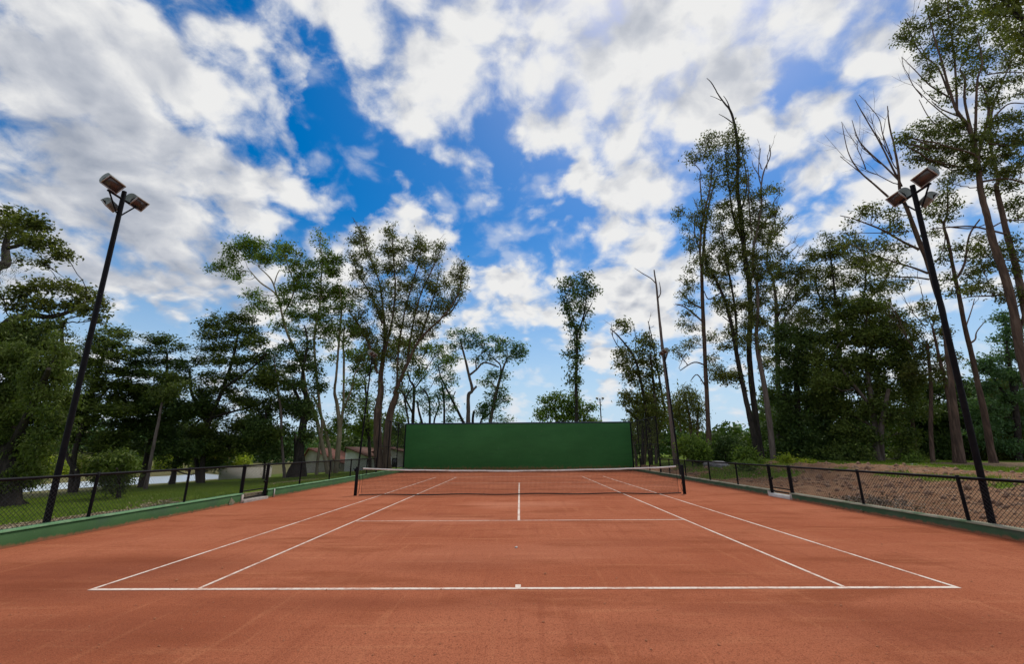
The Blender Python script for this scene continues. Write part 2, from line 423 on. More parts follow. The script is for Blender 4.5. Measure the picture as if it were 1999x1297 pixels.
def patch(cx, cy, rx, ry):                 # an elliptical patch of another tone, ragged by noise
    mp = nt.nodes.new('ShaderNodeMapping'); nt.links.new(co, mp.inputs[0]); mp.inputs['Scale'].default_value = (1 / rx, 1 / ry, 0); mp.inputs['Location'].default_value = (-cx / rx, -cy / ry, 0)
    ln = nt.nodes.new('ShaderNodeVectorMath'); ln.operation = 'LENGTH'; nt.links.new(mp.outputs[0], ln.inputs[0])
    d = mth(nt, 'ADD', ln.outputs['Value'], mth(nt, 'MULTIPLY', mth(nt, 'ADD', mth(nt, 'SUBTRACT', a2, .5), mth(nt, 'MULTIPLY', mth(nt, 'SUBTRACT', a7, .5), .7)), 1.6))
    return mth(nt, 'SUBTRACT', 1, sstep(nt, d, .3, 1.2))


for px_, py_, rx, ry, s in [(250, 1105, 2.6, .8, .75), (60, 1150, 2.2, .9, .7), (140, 1240, 2.0, .7, .6), (560, 1180, 1.5, .35, .45), (860, 1180, 1.6, .25, .4), (870, 1105, 1.4, .5, .4), (860, 1005, .9, .3, .4), (1500, 1190, 1.3, .3, .4), (1880, 1230, 1.6, .7, .5), (780, 1040, 1.2, .4, .3), (1250, 1235, .8, .3, .35), (1200, 1060, 1.6, .5, .3)]:
    g = ground(px_, py_); col = mix(nt, mth(nt, 'MULTIPLY', patch(g[0], g[1], rx, ry), s * .7), col, (.19, .050, .026))
for px_, py_, rx, ry, s in [(1020, 985, 2.2, .9, .38), (880, 1015, 1.6, .8, .25), (1180, 950, 3.5, 1.4, .2), (1000, 1080, 2.2, 1.0, .18)]:
    g = ground(px_, py_); col = mix(nt, mth(nt, 'MULTIPLY', patch(g[0], g[1], rx, ry), s), col, (.60, .25, .15))
p = N(nt, 'ShaderNodeBsdfPrincipled', i_Roughness=1.0); p.inputs['Specular IOR Level'].default_value = .04
nt.links.new(col, p.inputs['Base Color'])
bp = N(nt, 'ShaderNodeBump', i_Strength=.9, i_Distance=.014); nt.links.new(mth(nt, 'ADD', mth(nt, 'ADD', a3, mth(nt, 'MULTIPLY', a2, .8)), mth(nt, 'ADD', mth(nt, 'MULTIPLY', a5, .4), a4)), bp.inputs['Height']); nt.links.new(bp.outputs[0], p.inputs['Normal'])
nt.links.new(p.outputs[0], out.inputs[0])
b = MB(); b.add([(XL - .1, YB, 0), (XR + .1, YB, 0), (XR + .1, YF + .1, 0), (XL - .1, YF + .1, 0)], [(0, 1, 2, 3)])
court = b.build('clay_court', m); tag(court, kind='structure')

m, nt, out = newmat('line_paint'); co = objco(nt)
w1 = noise(nt, co, 14, 6, .7); w2 = noise(nt, co, 1.2, 4)
wear = sstep(nt, mth(nt, 'ADD', w1, mth(nt, 'MULTIPLY', w2, .7)), .78, 1.02)
col = mix(nt, mth(nt, 'MULTIPLY', wear, .7), mix(nt, w2, (.76, .66, .57), (.70, .53, .42)), (.45, .17, .095))
p = N(nt, 'ShaderNodeBsdfPrincipled', i_Roughness=.8); nt.links.new(col, p.inputs['Base Color']); nt.links.new(p.outputs[0], out.inputs[0])
LINE = m
m, nt, out = newmat('line_paint_dusty'); co = objco(nt)
w1 = noise(nt, co, 9, 6, .7)
col = mix(nt, sstep(nt, w1, .4, .62), (.74, .58, .46), (.60, .32, .20))
p = N(nt, 'ShaderNodeBsdfPrincipled', i_Roughness=.85); nt.links.new(col, p.inputs['Base Color']); nt.links.new(p.outputs[0], out.inputs[0])
LINE_DUSTY = m


def line(name, x0, y0, x1, y1, mat=None):
    b = MB(); xs = np.linspace(x0, x1, 2); b.add([(x0, y0, .004), (x1, y0, .004), (x1, y1, .004), (x0, y1, .004)], [(0, 1, 2, 3)])
    o = b.build(name, mat or LINE, court); return o


hw = .025
line('baseline', -5.485, -.035, 5.485, .04)
line('baseline', -5.485, 23.73, 5.485, 23.80, LINE_DUSTY)
for sx in (-1, 1):
    line('doubles_sideline', sx * 5.46 - hw, .0405, sx * 5.46 + hw, 23.7295)
    line('singles_sideline', sx * 4.09 - hw, .0405, sx * 4.09 + hw, 23.7295)
line('service_line', -4.064, 5.46, 4.064, 5.51)
line('service_line', -4.064, 18.26, 4.064, 18.31, LINE_DUSTY)
line('centre_service_line', -.03, 5.511, .03, 18.259)
line('centre_mark', -.035, .0405, .035, .16)

# ---------------------------------------------------------------- shared materials
BLACK = surf('black_painted_steel', (.004, .004, .006), (.009, .008, .009), 9, .55, spec=.12)
GREYM = surf('galvanised_steel', (.20, .21, .22), (.30, .31, .32), 12, .45, metal=.6)


def splashed(m, hgt, amt):                 # clay dust and splashes caught on the foot of a painted wall, scuffs higher up
    nt = m.node_tree; p = next(n for n in nt.nodes if n.type == 'BSDF_PRINCIPLED'); src = p.inputs['Base Color'].links[0].from_socket
    g = nt.nodes.new('ShaderNodeNewGeometry').outputs['Position']; sp = nt.nodes.new('ShaderNodeSeparateXYZ'); nt.links.new(g, sp.inputs[0])
    nz = noise(nt, scaled(nt, g, (1, 1, .6)), 7, 6, .7); fine = noise(nt, g, 40, 4, .7)
    f = mth(nt, 'SUBTRACT', 1, sstep(nt, mth(nt, 'SUBTRACT', sp.outputs[2], mth(nt, 'MULTIPLY', mth(nt, 'SUBTRACT', nz, .42), hgt * 3)), 0, hgt))
    col = mix(nt, mth(nt, 'MULTIPLY', f, amt), src, (.30, .10, .05))
    col = mix(nt, mth(nt, 'MULTIPLY', sstep(nt, mth(nt, 'ADD', mth(nt, 'MULTIPLY', nz, .6), mth(nt, 'MULTIPLY', fine, .5)), .66, .72), .6), col, (.20, .22, .14))
    nt.links.new(col, p.inputs['Base Color']); return m


GREENW = surf('green_masonry_paint', (.034, .092, .027), (.045, .112, .034), 1.5, .75, bump=.25, bscale=60, c3=(.036, .080, .036), s3=.8, spec=.2)
GREENR = surf('weathered_green_paint', (.040, .082, .036), (.062, .104, .050), 2.2, .85, bump=.35, bscale=50, c3=(.075, .092, .058), s3=1.1)
splashed(GREENW, .07, .8); splashed(GREENR, .06, .85)
CAPL = surf('pale_green_coping', (.12, .27, .12), (.19, .32, .17), 5, .85, bump=.3, bscale=40, c3=(.08, .18, .08), s3=2)
CAPR = surf('dusty_concrete_coping', (.26, .25, .17), (.36, .33, .24), 5, .9, bump=.4, bscale=40, c3=(.10, .16, .08), s3=1.8)
CONC = surf('bare_concrete', (.34, .30, .26), (.46, .41, .36), 5, .9, bump=.4, bscale=30, c3=(.25, .2, .17), s3=2)
WHITE = surf('aged_white_paint', (.60, .58, .53), (.70, .68, .64), 3, .8, bump=.1, c3=(.42, .40, .35), s3=.7)
GALV = surf('chain_link_wire', (.015, .015, .018), (.03, .03, .034), 30, .5, metal=.3)

# ---------------------------------------------------------------- low walls beside the court


def low_wall(name, label, xin, sgn, y0, y1, h, mat, capmat, ends=()):
    t = thing(name, label, 'low wall', (xin + sgn * .1, (y0 + y1) / 2, 0))
    n = max(2, int((y1 - y0) / .25)); b = MB()
    ys = np.linspace(y0, y1, n + 1)
    prof = [(0, -.1), (0, h - .03)]
    wob = .006 * np.sin(ys * 2.3) + .004 * np.sin(ys * 6.1)
    V = []
    for i, yy in enumerate(ys):
        for (dx, zz_) in ((0, -.1), (0, h - .032), (.2, h - .032), (.2, -.1)): V.append((xin + sgn * (dx + (wob[i] if dx == 0 else 0)), yy, zz_))
    F = []
    for i in range(n):
        for k in range(3): F.append((i * 4 + k, i * 4 + k + 1, (i + 1) * 4 + k + 1, (i + 1) * 4 + k))
    F += [(0, 1, 2, 3), (n * 4 + 3, n * 4 + 2, n * 4 + 1, n * 4)]
    b.add(V, F); b.build('wall_body', mat, t)
    b = MB(); V = []
    for i, yy in enumerate(ys):
        for (dx, zz_) in ((-.012 + wob[i], h - .0315), (-.008 + wob[i], h + wob[i] * .6), (.21, h + wob[i] * .5), (.21, h - .0315)): V.append((xin + sgn * dx, yy, zz_))
    F = []
    for i in range(n):
        for k in range(3): F.append((i * 4 + k, i * 4 + k + 1, (i + 1) * 4 + k + 1, (i + 1) * 4 + k))
    F += [(0, 1, 2, 3), (n * 4 + 3, n * 4 + 2, n * 4 + 1, n * 4)]
    b.add(V, F); b.build('coping', capmat, t)
    for (e, nm) in ends:
        b = MB(); b.box((min(xin - sgn * .014, xin + sgn * .205), e - .05, -.08), (max(xin - sgn * .014, xin + sgn * .205), e + .05, h - .04)); b.build('bare_end', CONC, t)
    return t


GL0, GL1 = 9.55, 11.05                     # gate openings along the fences
GR0, GR1 = 9.78, 11.05
wl = low_wall('low_green_wall', 'low green court wall under the chain link fence nearest the left floodlight pole', XL, -1, YB, GL0, .32, GREENW, CAPL, [(GL0 - .049, 1)])
low_wall('low_green_wall', 'low green court wall on the lawn side running from the gate to the practice wall', XL, -1, GL1, YF, .32, GREENW, CAPL)
low_wall('low_green_wall', 'weathered green low wall with dusty coping beside the soil bank and right floodlight pole', XR, 1, YB, GR0, .21, GREENR, CAPR, [(GR0 - .049, 1)])
low_wall('low_green_wall', 'weathered green low wall on the soil bank side between its gate and the practice wall', XR, 1, GR1, YF, .21, GREENR, CAPR, [(GR1 + .049, 1)])
# rubbed bare patch and a pale painted pipe on the left wall
b = MB(); b.box((XL, GL1 + .42, 0), (XL + .022, GL1 + .46, .31)); o = b.build('downpipe', WHITE, None); o.name = 'conduit_pipe'; tag(o, 'thin pale conduit fixed upright on the green wall just past the left gate', 'pipe')
wn = MB(); rr = np.random.default_rng(3); ang = np.linspace(0, 6.28, 15)[:-1]
wn.tri([(XL + .0115, GL0 - .62, .10)] + [(XL + .0115, GL0 - .62 + .13 * math.cos(a) * (1 + .2 * rr.normal()), max(.01, .10 + .10 * math.sin(a) * (1 + .2 * rr.normal()))) for a in ang], [(0, i + 1, (i + 1) % 14 + 1) for i in range(14)])
par = wl; wn.build('worn_patch', surf('rubbed_plaster', (.30, .28, .20), (.16, .2, .11), 9, .9), par)
b = MB(); b.box((XL - .55, GL0 + .0015, -.1), (XL + .05, GL1 - .0015, .09)); tag(bevel(b.build('gate_step', CONC), .012), 'pale concrete step in the left gate opening', 'step')
b = MB(); b.box((XR - .05, GR0 + .0015, -.1), (XR + .45, GR1 - .0015, .10)); tag(bevel(b.build('gate_step', WHITE), .012), 'whitewashed concrete step in the right gate opening', 'step')

# ---------------------------------------------------------------- chain link fences


def chain_link(P0, P1, z0a, z1a, pitch=.085, r=.0042, yfun=None):
    """Real crossing wires between two ground points; z0/z1 are the bottom and top heights."""
    P0 = np.array(P0, float); P1 = np.array(P1, float); L = np.linalg.norm(P1 - P0); H = z1a - z0a; d = (P1 - P0) / L
    nrm = np.array([-d[1], d[0]]); b = MB()
    V = []; F = []; k = 0
    for s in np.arange(-H, L, pitch):
        for dirn in (1, -1):
            a0 = s; a1 = s + H; q0, q1 = max(a0, 0), min(a1, L)
            if q1 - q0 < .01: continue
            if dirn == 1: zs, ze = z0a + (q0 - a0), z0a + (q1 - a0)
            else: zs, ze = z1a - (q0 - a0), z1a - (q1 - a0)
            A = np.array([*(P0 + d * q0), zs]); B = np.array([*(P0 + d * q1), ze])
            t = (B - A) / np.linalg.norm(B - A); n = np.array([nrm[0], nrm[1], 0]); u = np.cross(t, n)
            off = n * r * dirn
            for Q in (A, B):
                for (ca, sa) in ((1, 0), (-.5, .866), (-.5, -.866)): V.append(Q + off + r * (ca * n + sa * u))
            F += [(k, k + 1, k + 4, k + 3), (k + 1, k + 2, k + 5, k + 4), (k + 2, k, k + 3, k + 5)]; k += 6
    b.add(V, F); return b


def rod(p, q, r, sides=8): return MB().tube([p, q], r, sides)


def fence(label, x, zb, zt, posts, gate, pr=.034, rail_end=24.0, y_start=-6.0):
    t = thing('chain_link_fence', label, 'fence', (x, posts[0], zb))
    rod((x, y_start, zt), (x, rail_end, zt), .03).build('top_rail', BLACK, t, True)
    allp = sorted(posts)
    for yy in allp:
        big = yy in gate
        b = MB(); rr_ = .055 if big else pr
        b.tube([(x, yy, 0 if big else zb - .04), (x, yy, zt - .02)], rr_, 10); b.tube([(x, yy, zt - .05), (x, yy, zt + .045), (x, yy, zt + .05)], [rr_ * 1.12, rr_ * 1.12, rr_ * .5], 10)
        b.build('fence_post', BLACK, t, True)
    seg = [y_start] + allp + [rail_end]
    for a, c in zip(seg[:-1], seg[1:]):
        if c - a < .3 or (a in gate and c in gate): continue
        chain_link((x, a + .03), (x, c - .03), zb + .01, zt - .015).build('mesh_panel', GALV, t)
    return t


FLX, FRX = XL - .1, XR + .1
fence('black chain link fence on the left green wall facing the lawn and lake', FLX, .32, 1.22, [-1.6, 1.2, 4.08, 6.93, GL0, GL1, 13.65, 16.7, 19.5, 22.2, 24.0], (GL0, GL1))
fence('black chain link fence on the right low wall in front of the soil bank', FRX, .21, 1.06, [-1.8, 1.0, 3.75, 6.6, GR0, GR1, 13.6, 16.4, 19.6, 22.3, 24.0], (GR0, GR1))


def gate(label, x, y0, y1, zb, zt, bars):
    t = thing('metal_gate', label, 'gate', (x, y0, zb))
    b = MB()
    for z in bars: b.tube([(x, y0 + .06, z), (x, y1 - .06, z)], .022, 8)
    b.tube([(x, y0 + .085, bars[0]), (x, y0 + .085, zt - .05)], .02, 8); b.tube([(x, y1 - .085, bars[0]), (x, y1 - .085, zt - .05)], .02, 8)
    b.build('gate_frame', BLACK, t, True)
    chain_link((x, y0 + .1), (x, y1 - .1), bars[-1] + .01, zt - .04).build('mesh_panel', GALV, t)
    b = MB(); b.obox((x + (.03 if x < 0 else -.03), y1 - .16, .62), (.012, 0, 0), (0, .07, 0), (0, 0, .03)); b.tube([(x + (.05 if x < 0 else -.05), y1 - .2, .62), (x + (.05 if x < 0 else -.05), y1 - .1, .62)], .01, 6)
    b.build('latch', BLACK, t)


gate('black mesh gate above the concrete step in the left fence', FLX, GL0, GL1, .1, 1.22, [.15, .37])
gate('black mesh gate over the whitewashed step in the right fence', FRX, GR0, GR1, .1, 1.06, [.18, .30])

# tall fences between the rail ends and the practice wall
for x, lab in ((FLX, 'tall black mesh fence joining the left low wall to the practice wall'), (FRX, 'tall black mesh fence joining the right low wall to the practice wall')):
    t = thing('tall_mesh_fence', lab, 'fence', (x, 24.2, .2))
    zb = .32 if x < 0 else .21
    for yy in (24.16, 26.6, 29.0, 31.2): rod((x, yy, zb - .03), (x, yy, 3.85), .04).build('fence_post', BLACK, t, True)
    rod((x, 24.16, 3.83), (x, 31.2, 3.83), .03).build('top_rail', BLACK, t, True)
    rod((x, 24.16, 2.0), (x, 31.2, 2.0), .02).build('middle_rail', BLACK, t, True)
    chain_link((x, 24.2), (x, 31.2), zb + .01, 3.8, .13, .0022).build('mesh_panel', GALV, t)

# ---------------------------------------------------------------- practice wall
WY = YF + .12
m, nt, out = newmat('court_wall_paint'); co = objco(nt)
q1 = noise(nt, scaled(nt, co, (.25, 1, .5)), 1.0, 5, .6); q2 = noise(nt, scaled(nt, co, (.3, 1, 2.2)), 2, 6, .65); q3 = noise(nt, co, 45, 3)
col = mix(nt, sstep(nt, q1, .35, .68), (.025, .122, .026), (.035, .152, .036))
col = mix(nt, mth(nt, 'MULTIPLY', sstep(nt, q2, .5, .75), .45), col, (.019, .080, .024))
p = N(nt, 'ShaderNodeBsdfPrincipled', i_Roughness=.7); p.inputs['Specular IOR Level'].default_value = .3; nt.links.new(col, p.inputs['Base Color'])
bp = N(nt, 'ShaderNodeBump', i_Strength=.2, i_Distance=.01); nt.links.new(mth(nt, 'ADD', q3, q2), bp.inputs['Height']); nt.links.new(bp.outputs[0], p.inputs['Normal'])
nt.links.new(p.outputs[0], out.inputs[0])
splashed(m, .35, .6)
t = thing('practice_wall', 'wide dark green practice wall standing behind the far end of the court', 'wall', (0, WY + .15, 0))
b = MB(); n = 24; xs = np.linspace(-9.62, 9.42, n + 1)
for i in range(n):
    pass
b.box((-9.62, WY, -.1), (9.42, WY + .28, 3.86)); bevel(b.build('wall_panel', m, t), .015)
NAVY = surf('dark_blue_capping', (.02, .035, .07), (.035, .05, .085), 4, .5)
b = MB(); b.box((-9.66, WY - .035, 3.861), (9.46, WY + .315, 3.96)); bevel(b.build('capping', NAVY, t), .012)
b = MB(); b.box((-9.64, WY - .03, 0), (9.44, WY - .001, .10)); b.build('base_strip', surf('dark_wall_foot', (.03, .05, .03), (.06, .05, .03), 4, .9), t)  # thin strip of darker colour along the foot of the wall
for xx in (-9.66, 9.46):
    b = MB(); b.box((xx - .035, WY - .04, 0), (xx + .035, WY + .32, 3.86)); b.build('end_post', BLACK, t)

# ---------------------------------------------------------------- net and posts
NY = 11.885
CORD = surf('black_net_cord', (.012, .012, .013), (.02, .02, .02), 20, .8)
TAPE = surf('white_canvas_tape', (.74, .70, .63), (.80, .77, .72), 8, .8, c3=(.62, .52, .43), s3=3)


def neth(x): return .914 + .085 * (abs(x) / 6.2) ** 1.25 + .05 * (abs(x) / 6.2) ** 6


for sx, lab in ((-1, 'black square net post at the left end of the tennis net with a winch handle'), (1, 'black square net post at the right end of the tennis net with looped cord')):
    x = sx * 6.43
    t = thing('net_post', lab, 'net post', (x, NY, 0))
    b = MB(); b.box((x - .05, NY - .05, -.02), (x + .05, NY + .05, 1.06)); bevel(b.build('post', BLACK, t), .008)
    b = MB(); b.box((x - .056, NY - .056, 1.0605), (x + .056, NY + .056, 1.085)); bevel(b.build('cap', BLACK, t), .006)
    b = MB(); xi = x - sx * .06
    if sx < 0:
        b.tube([(x - .05, NY - .02, .98), (x - .14, NY - .02, .99), (x - .15, NY - .02, 1.04)], .014, 6); b.obox((x - .075, NY, .96), (.025, 0, 0), (0, .05, 0), (0, 0, .06)); b.build('winch', BLACK, t)
        b = MB(); q = np.linspace(0, 1, 14); b.tube(np.stack([xi + .05 + .05 * np.sin(q * 3.14), np.full(14, NY - .03), .78 - .72 * q], 1), .010, 6); b.build('tension_cord', CORD, t, True)
    else:
        for za, zb_ in ((.82, .50), (.48, .06)):
            q = np.linspace(0, 1, 14); b.tube(np.stack([xi + .01 - .075 * np.sin(q * 3.14), np.full(14, NY - .03), za + (zb_ - za) * q], 1), .009, 6)
        b.build('tension_cord', CORD, t, True)
t = thing('tennis_net', 'black tennis net with white top tape stretched across the clay court', 'net', (0, NY, 0))
b = MB()
xs = np.arange(-6.2, 6.2001, .05)
V = []; F = []; k = 0; r = .0034
for x in xs:
    zt = neth(x) - .03; zb = .03
    for z in (zb, zt):
        for (ca, sa) in ((1, 0), (-.5, .866), (-.5, -.866)): V.append((x + r * ca, NY + r * sa, z))
    F += [(k, k + 1, k + 4, k + 3), (k + 1, k + 2, k + 5, k + 4), (k + 2, k, k + 3, k + 5)]; k += 6
b.add(V, F)
for f_ in np.linspace(.0, 1, 19)[1:-1]:
    xx = np.linspace(-6.2, 6.2, 40); b.tube(np.stack([xx, np.full(40, NY), [.03 + f_ * (neth(x) - .06) for x in xx]], 1), r, 3, False)
b.build('net_mesh', CORD, t)
b = MB(); xx = np.linspace(-6.2, 6.2, 60)
for dy in (-1, 1):
    pass
V = []; F = []
for i, x in enumerate(xx):
    h = neth(x); s = .006 * math.sin(x * 3.1) + .004 * math.sin(x * 7.7)
    V += [(x, NY - .016, h - .055 + s), (x, NY - .014, h + s * .3), (x, NY + .014, h + s * .3), (x, NY + .016, h - .055 + s)]
for i in range(59):
    for k in range(4): F.append((i * 4 + k, i * 4 + (k + 1) % 4, (i + 1) * 4 + (k + 1) % 4, (i + 1) * 4 + k))
b.add(V, F); b.build('top_tape', TAPE, t)
b = MB(); xx = np.linspace(-6.3, 6.3, 70); b.tube(np.stack([xx, np.full(70, NY), .03 + .012 * np.sin(xx * 2.1)], 1), .022, 6); b.build('bottom_band', CORD, t, True)
for sx in (-1, 1):
    b = MB()
    for dz in (0, -.035, -.07):
        b.tube([(sx * 6.2, NY, neth(6.2) - .01 + dz), (sx * 6.385, NY, 1.03 + dz * 1.2)], .007, 5)
    b.tube([(sx * 6.2, NY, neth(6.2) + .01), (sx * 6.2, NY, .03)], .008, 5); b.build('end_cord', CORD, t)

# ---------------------------------------------------------------- floodlight poles
HOUS = surf('grey_cast_housing', (.16, .18, .16), (.24, .26, .24), 8, .55, metal=.4)
GLASS = surf('brown_lamp_glass', (.060, .046, .042), (.085, .066, .060), 6, .22, spec=.5, c3=(.16, .115, .08), s3=4)
RIM = surf('pale_lamp_rim', (.34, .33, .31), (.44, .43, .41), 9, .6)


def lamp_head(parent, c, face, wid, w=.19, h=.30, dpt=.23):
    """Barrel-backed floodlight: c = centre of the glass, face = where it looks, wid = its long axis."""
    face = np.array(face, float); face /= np.linalg.norm(face); wid = np.array(wid, float); wid -= face * (wid @ face); wid /= np.linalg.norm(wid); up = np.cross(wid, face)
    if up[2] < 0: up = -up
    c = np.array(c, float); n = 12; th = np.linspace(0, math.pi, n)
    ring = [(-h / 2 * math.cos(a), -dpt * (math.sin(a) ** .7)) for a in th]
    b = MB(); V = []
    for s in (-w, w):
        for (u, d) in ring: V.append(c + wid * s + up * u + face * d)
    V += [c - wid * w - face * .05, c + wid * w - face * .05]
    F = [(i, i + 1, n + i + 1, n + i) for i in range(n - 1)]
    b.add(V, F)
    b.tri(V, [(i + 1, i, 2 * n) for i in range(n - 1)]); b.tri(V, [(n + i, n + i + 1, 2 * n + 1) for i in range(n - 1)])
    hd = b.build('lamp_head', HOUS, parent, False)
    b = MB(); b.obox(c + face * .004, wid * (w - .02), up * (h / 2 - .025), face * .006); b.build('lamp_glass', GLASS, hd)
    b = MB()
    for sg in (-1, 1):
        b.obox(c + up * sg * (h / 2 - .0125) + face * .012, wid * w, up * .0125, face * .016)
        b.obox(c + wid * sg * (w - .01) + face * .0115, wid * .01, up * (h / 2 - .026), face * .0155)
    b.build('lamp_rim', RIM, hd)
    return hd


def flood(label, base, top, r0, r1, heads, arm, brace=.55, group='floodlight poles round the court'):
    base = np.array(base, float); top = np.array(top, float); t = thing('floodlight_pole', label, 'floodlight', base, group)
    b = MB(); q = np.linspace(0, 1, 12)[:, None]; b.tube(base + (top - base) * q, np.linspace(r0, r1, 12), 14); b.build('pole', BLACK, t, True)
    b = MB(); b.tube([base, base + (0, 0, .10)], [r0 * 1.35, r0 * 1.3], 14); b.build('foot_collar', BLACK, t, True)
    arm = np.array(arm, float); L = np.linalg.norm(arm); a = arm / L; ac = top - np.array([0, 0, .22])
    b = MB(); b.tube([ac - arm, ac + arm], .028, 8); b.build('crossbar', BLACK, t)
    for s in (-1, 1):
        MB().tube([top - np.array([0, 0, .22 + brace]) + a * s * .06, ac + arm * s * .92], .018, 6).build('brace', BLACK, t)
    for (k, off, face) in heads: lamp_head(t, ac + arm * k + np.array(off, float), face, arm, *((.14, .22, .17) if k == -.25 else ()))
    return t


bl = ground(88, 1022, .30); bl = np.array([-9.78, 3.42, tz(-9.78, 3.42) - .05]); tl_ = at(243, 374, 3.3)
flood('tall black floodlight pole with three lamp heads rising beside the left low wall', bl, tl_, .061, .050, [(-.95, (.07, 0, .17), (.66, -.36, -.66)), (.95, (.07, 0, .10), (.76, .06, -.64)), (-.25, (-.22, 0, -.24), (-.7, -.2, -.66))], (0, .40, 0), .42)
br = np.array([9.48, 3.42, tz(9.48, 3.42) - .05]); tr_ = at(1781, 362, 2.9)
flood('tall black floodlight pole with three lamp heads standing behind the right low wall', br, tr_, .061, .050, [(-.95, (-.07, 0, .17), (-.66, -.36, -.66)), (.95, (-.07, 0, .10), (-.76, .06, -.64)), (-.25, (.22, 0, -.24), (.7, -.2, -.66))], (0, .40, 0), .42)
for lab, X0, Yp, tp in (('slim floodlight pole beyond the net post against the twin trunked tree', -9.75, 21.2, (727, 692)), ('slim black floodlight pole beside the tall bare snag past the net', 9.5, 20.9, (1296, 688))):
    tp = at(*tp, Yp)
    flood(lab, (X0, Yp, tz(X0, Yp) - .05), tp, .055, .045, [(-.9, (.05 if X0 < 0 else -.05, 0, .2), (.7 if X0 < 0 else -.7, -.2, -.66)), (.9, (.05 if X0 < 0 else -.05, 0, .2), (.7 if X0 < 0 else -.7, -.2, -.66))], (0, .33, 0), .4)
bk = at(1171, 778, 62)
flood('distant grey floodlight pole showing above the top of the practice wall', (bk[0], 62, tz(bk[0], 62) - .05), bk, .10, .08, [(-.9, (0, 0, .2), (-.3, -.7, -.66)), (.9, (0, 0, .2), (-.3, -.7, -.66))], (.5, 0, 0))

# ---------------------------------------------------------------- houses behind the left trees
ROOF = surf('red_clay_tiles', (.17, .062, .042), (.23, .088, .06), 2.5, .85, bump=.5, bscale=14, stretch=(6, 1, 1), c3=(.12, .07, .05), s3=.8)
ROOFB = surf('brown_weathered_tiles', (.12, .06, .045), (.18, .085, .06), 2.5, .9, bump=.5, bscale=14, stretch=(6, 1, 1), c3=(.09, .07, .05), s3=.8)
PLAST = surf('grey_white_plaster', (.60, .60, .59), (.70, .70, .69), 1.5, .9, bump=.15, c3=(.32, .31, .29), s3=.5)
PLAST2 = surf('stained_plaster', (.44, .39, .35), (.54, .49, .45), 1.5, .9, bump=.15, c3=(.26, .23, .2), s3=.5)
DARKW = surf('dark_window', (.012, .014, .016), (.02, .022, .025), 2, .15, spec=.6)


def house(name, label, cat, Yf, px0, px1, pyb, ridge, dpt, wallm, roofm, apex, wins=(), over=.35, door=None):
    """Low house: front wall at y = Yf between two photo columns; apex = photo point of the front gable's top, eave pixel row = ridge."""
    A = at(px0, pyb, Yf); B = at(px1, pyb, Yf); zb = min(tz(A[0], Yf), tz(B[0], Yf)) - .3
    za = at(px0, ridge[0], Yf)[2]; zb_ = at(px1, ridge[1], Yf)[2]; P = at(apex[0], apex[1], Yf)
    t = thing(name, label, cat, ((A[0] + B[0]) / 2, Yf, zb + .3))
    b = MB(); d = np.array([0, dpt, 0])
    f5 = [np.array([A[0], Yf, zb]), np.array([B[0], Yf, zb]), np.array([B[0], Yf, zb_]), P, np.array([A[0], Yf, za])]
    V = f5 + [v + d for v in f5]; b.add(V, [(0, 1, 2, 4), (6, 5, 9, 7), (0, 4, 9, 5), (1, 6, 7, 2)]); b.tri(V, [(4, 2, 3), (9, 8, 7)]); b.build('wall', wallm, t)
    for sgn, E in ((-1, f5[4]), (1, f5[2])):
        b = MB(); u = E - P; ext = P + u * (1 + over / max(.3, np.linalg.norm(u))); o_ = np.array([0, -over, 0]); up = np.array([0, 0, .05]); th = np.array([0, 0, .12])
        V = [P + o_ + up, ext + o_ + up, ext + d - o_ + up, P + d - o_ + up]; V += [v + th for v in V]
        b.add(V, [(0, 1, 2, 3), (7, 6, 5, 4), (0, 4, 5, 1), (1, 5, 6, 2), (2, 6, 7, 3), (3, 7, 4, 0)]); b.build('roof', roofm, t)
    for (x0, y0, x1, y1) in wins:
        a = at(x0, y1, Yf - .02); c = at(x1, y0, Yf - .02)
        b = MB(); b.box((a[0], Yf - .05, a[2]), (c[0], Yf - .005, c[2])); w_ = b.build('window', DARKW, t)
        b = MB()
        for q in ((a[0] - .06, a[2] - .06, c[0] + .06, a[2] - .001), (a[0] - .06, c[2] + .001, c[0] + .06, c[2] + .06), (a[0] - .06, a[2], a[0] - .001, c[2]), (c[0] + .001, a[2], c[0] + .06, c[2])):
            b.box((q[0], Yf - .07, q[1]), (q[2], Yf - .004, q[3]))
        b.build('window_frame', WHITE, w_)
    if door:
        a = at(door[0], door[3], Yf - .02); c = at(door[2], door[1], Yf - .02); zl = max(tz(a[0], Yf), zb + .1)
        b = MB(); b.box((a[0], Yf - .05, zl), (c[0], Yf - .004, c[2])); dd = b.build('door', DARKW, t)
        b = MB(); b.box((a[0] - .18, Yf - .08, zl), (a[0] - .002, Yf - .003, c[2] + .15)); b.box((a[0], Yf - .08, c[2] + .002), (c[0] + .02, Yf - .003, c[2] + .15)); b.build('door_frame', WHITE, dd)
    return t


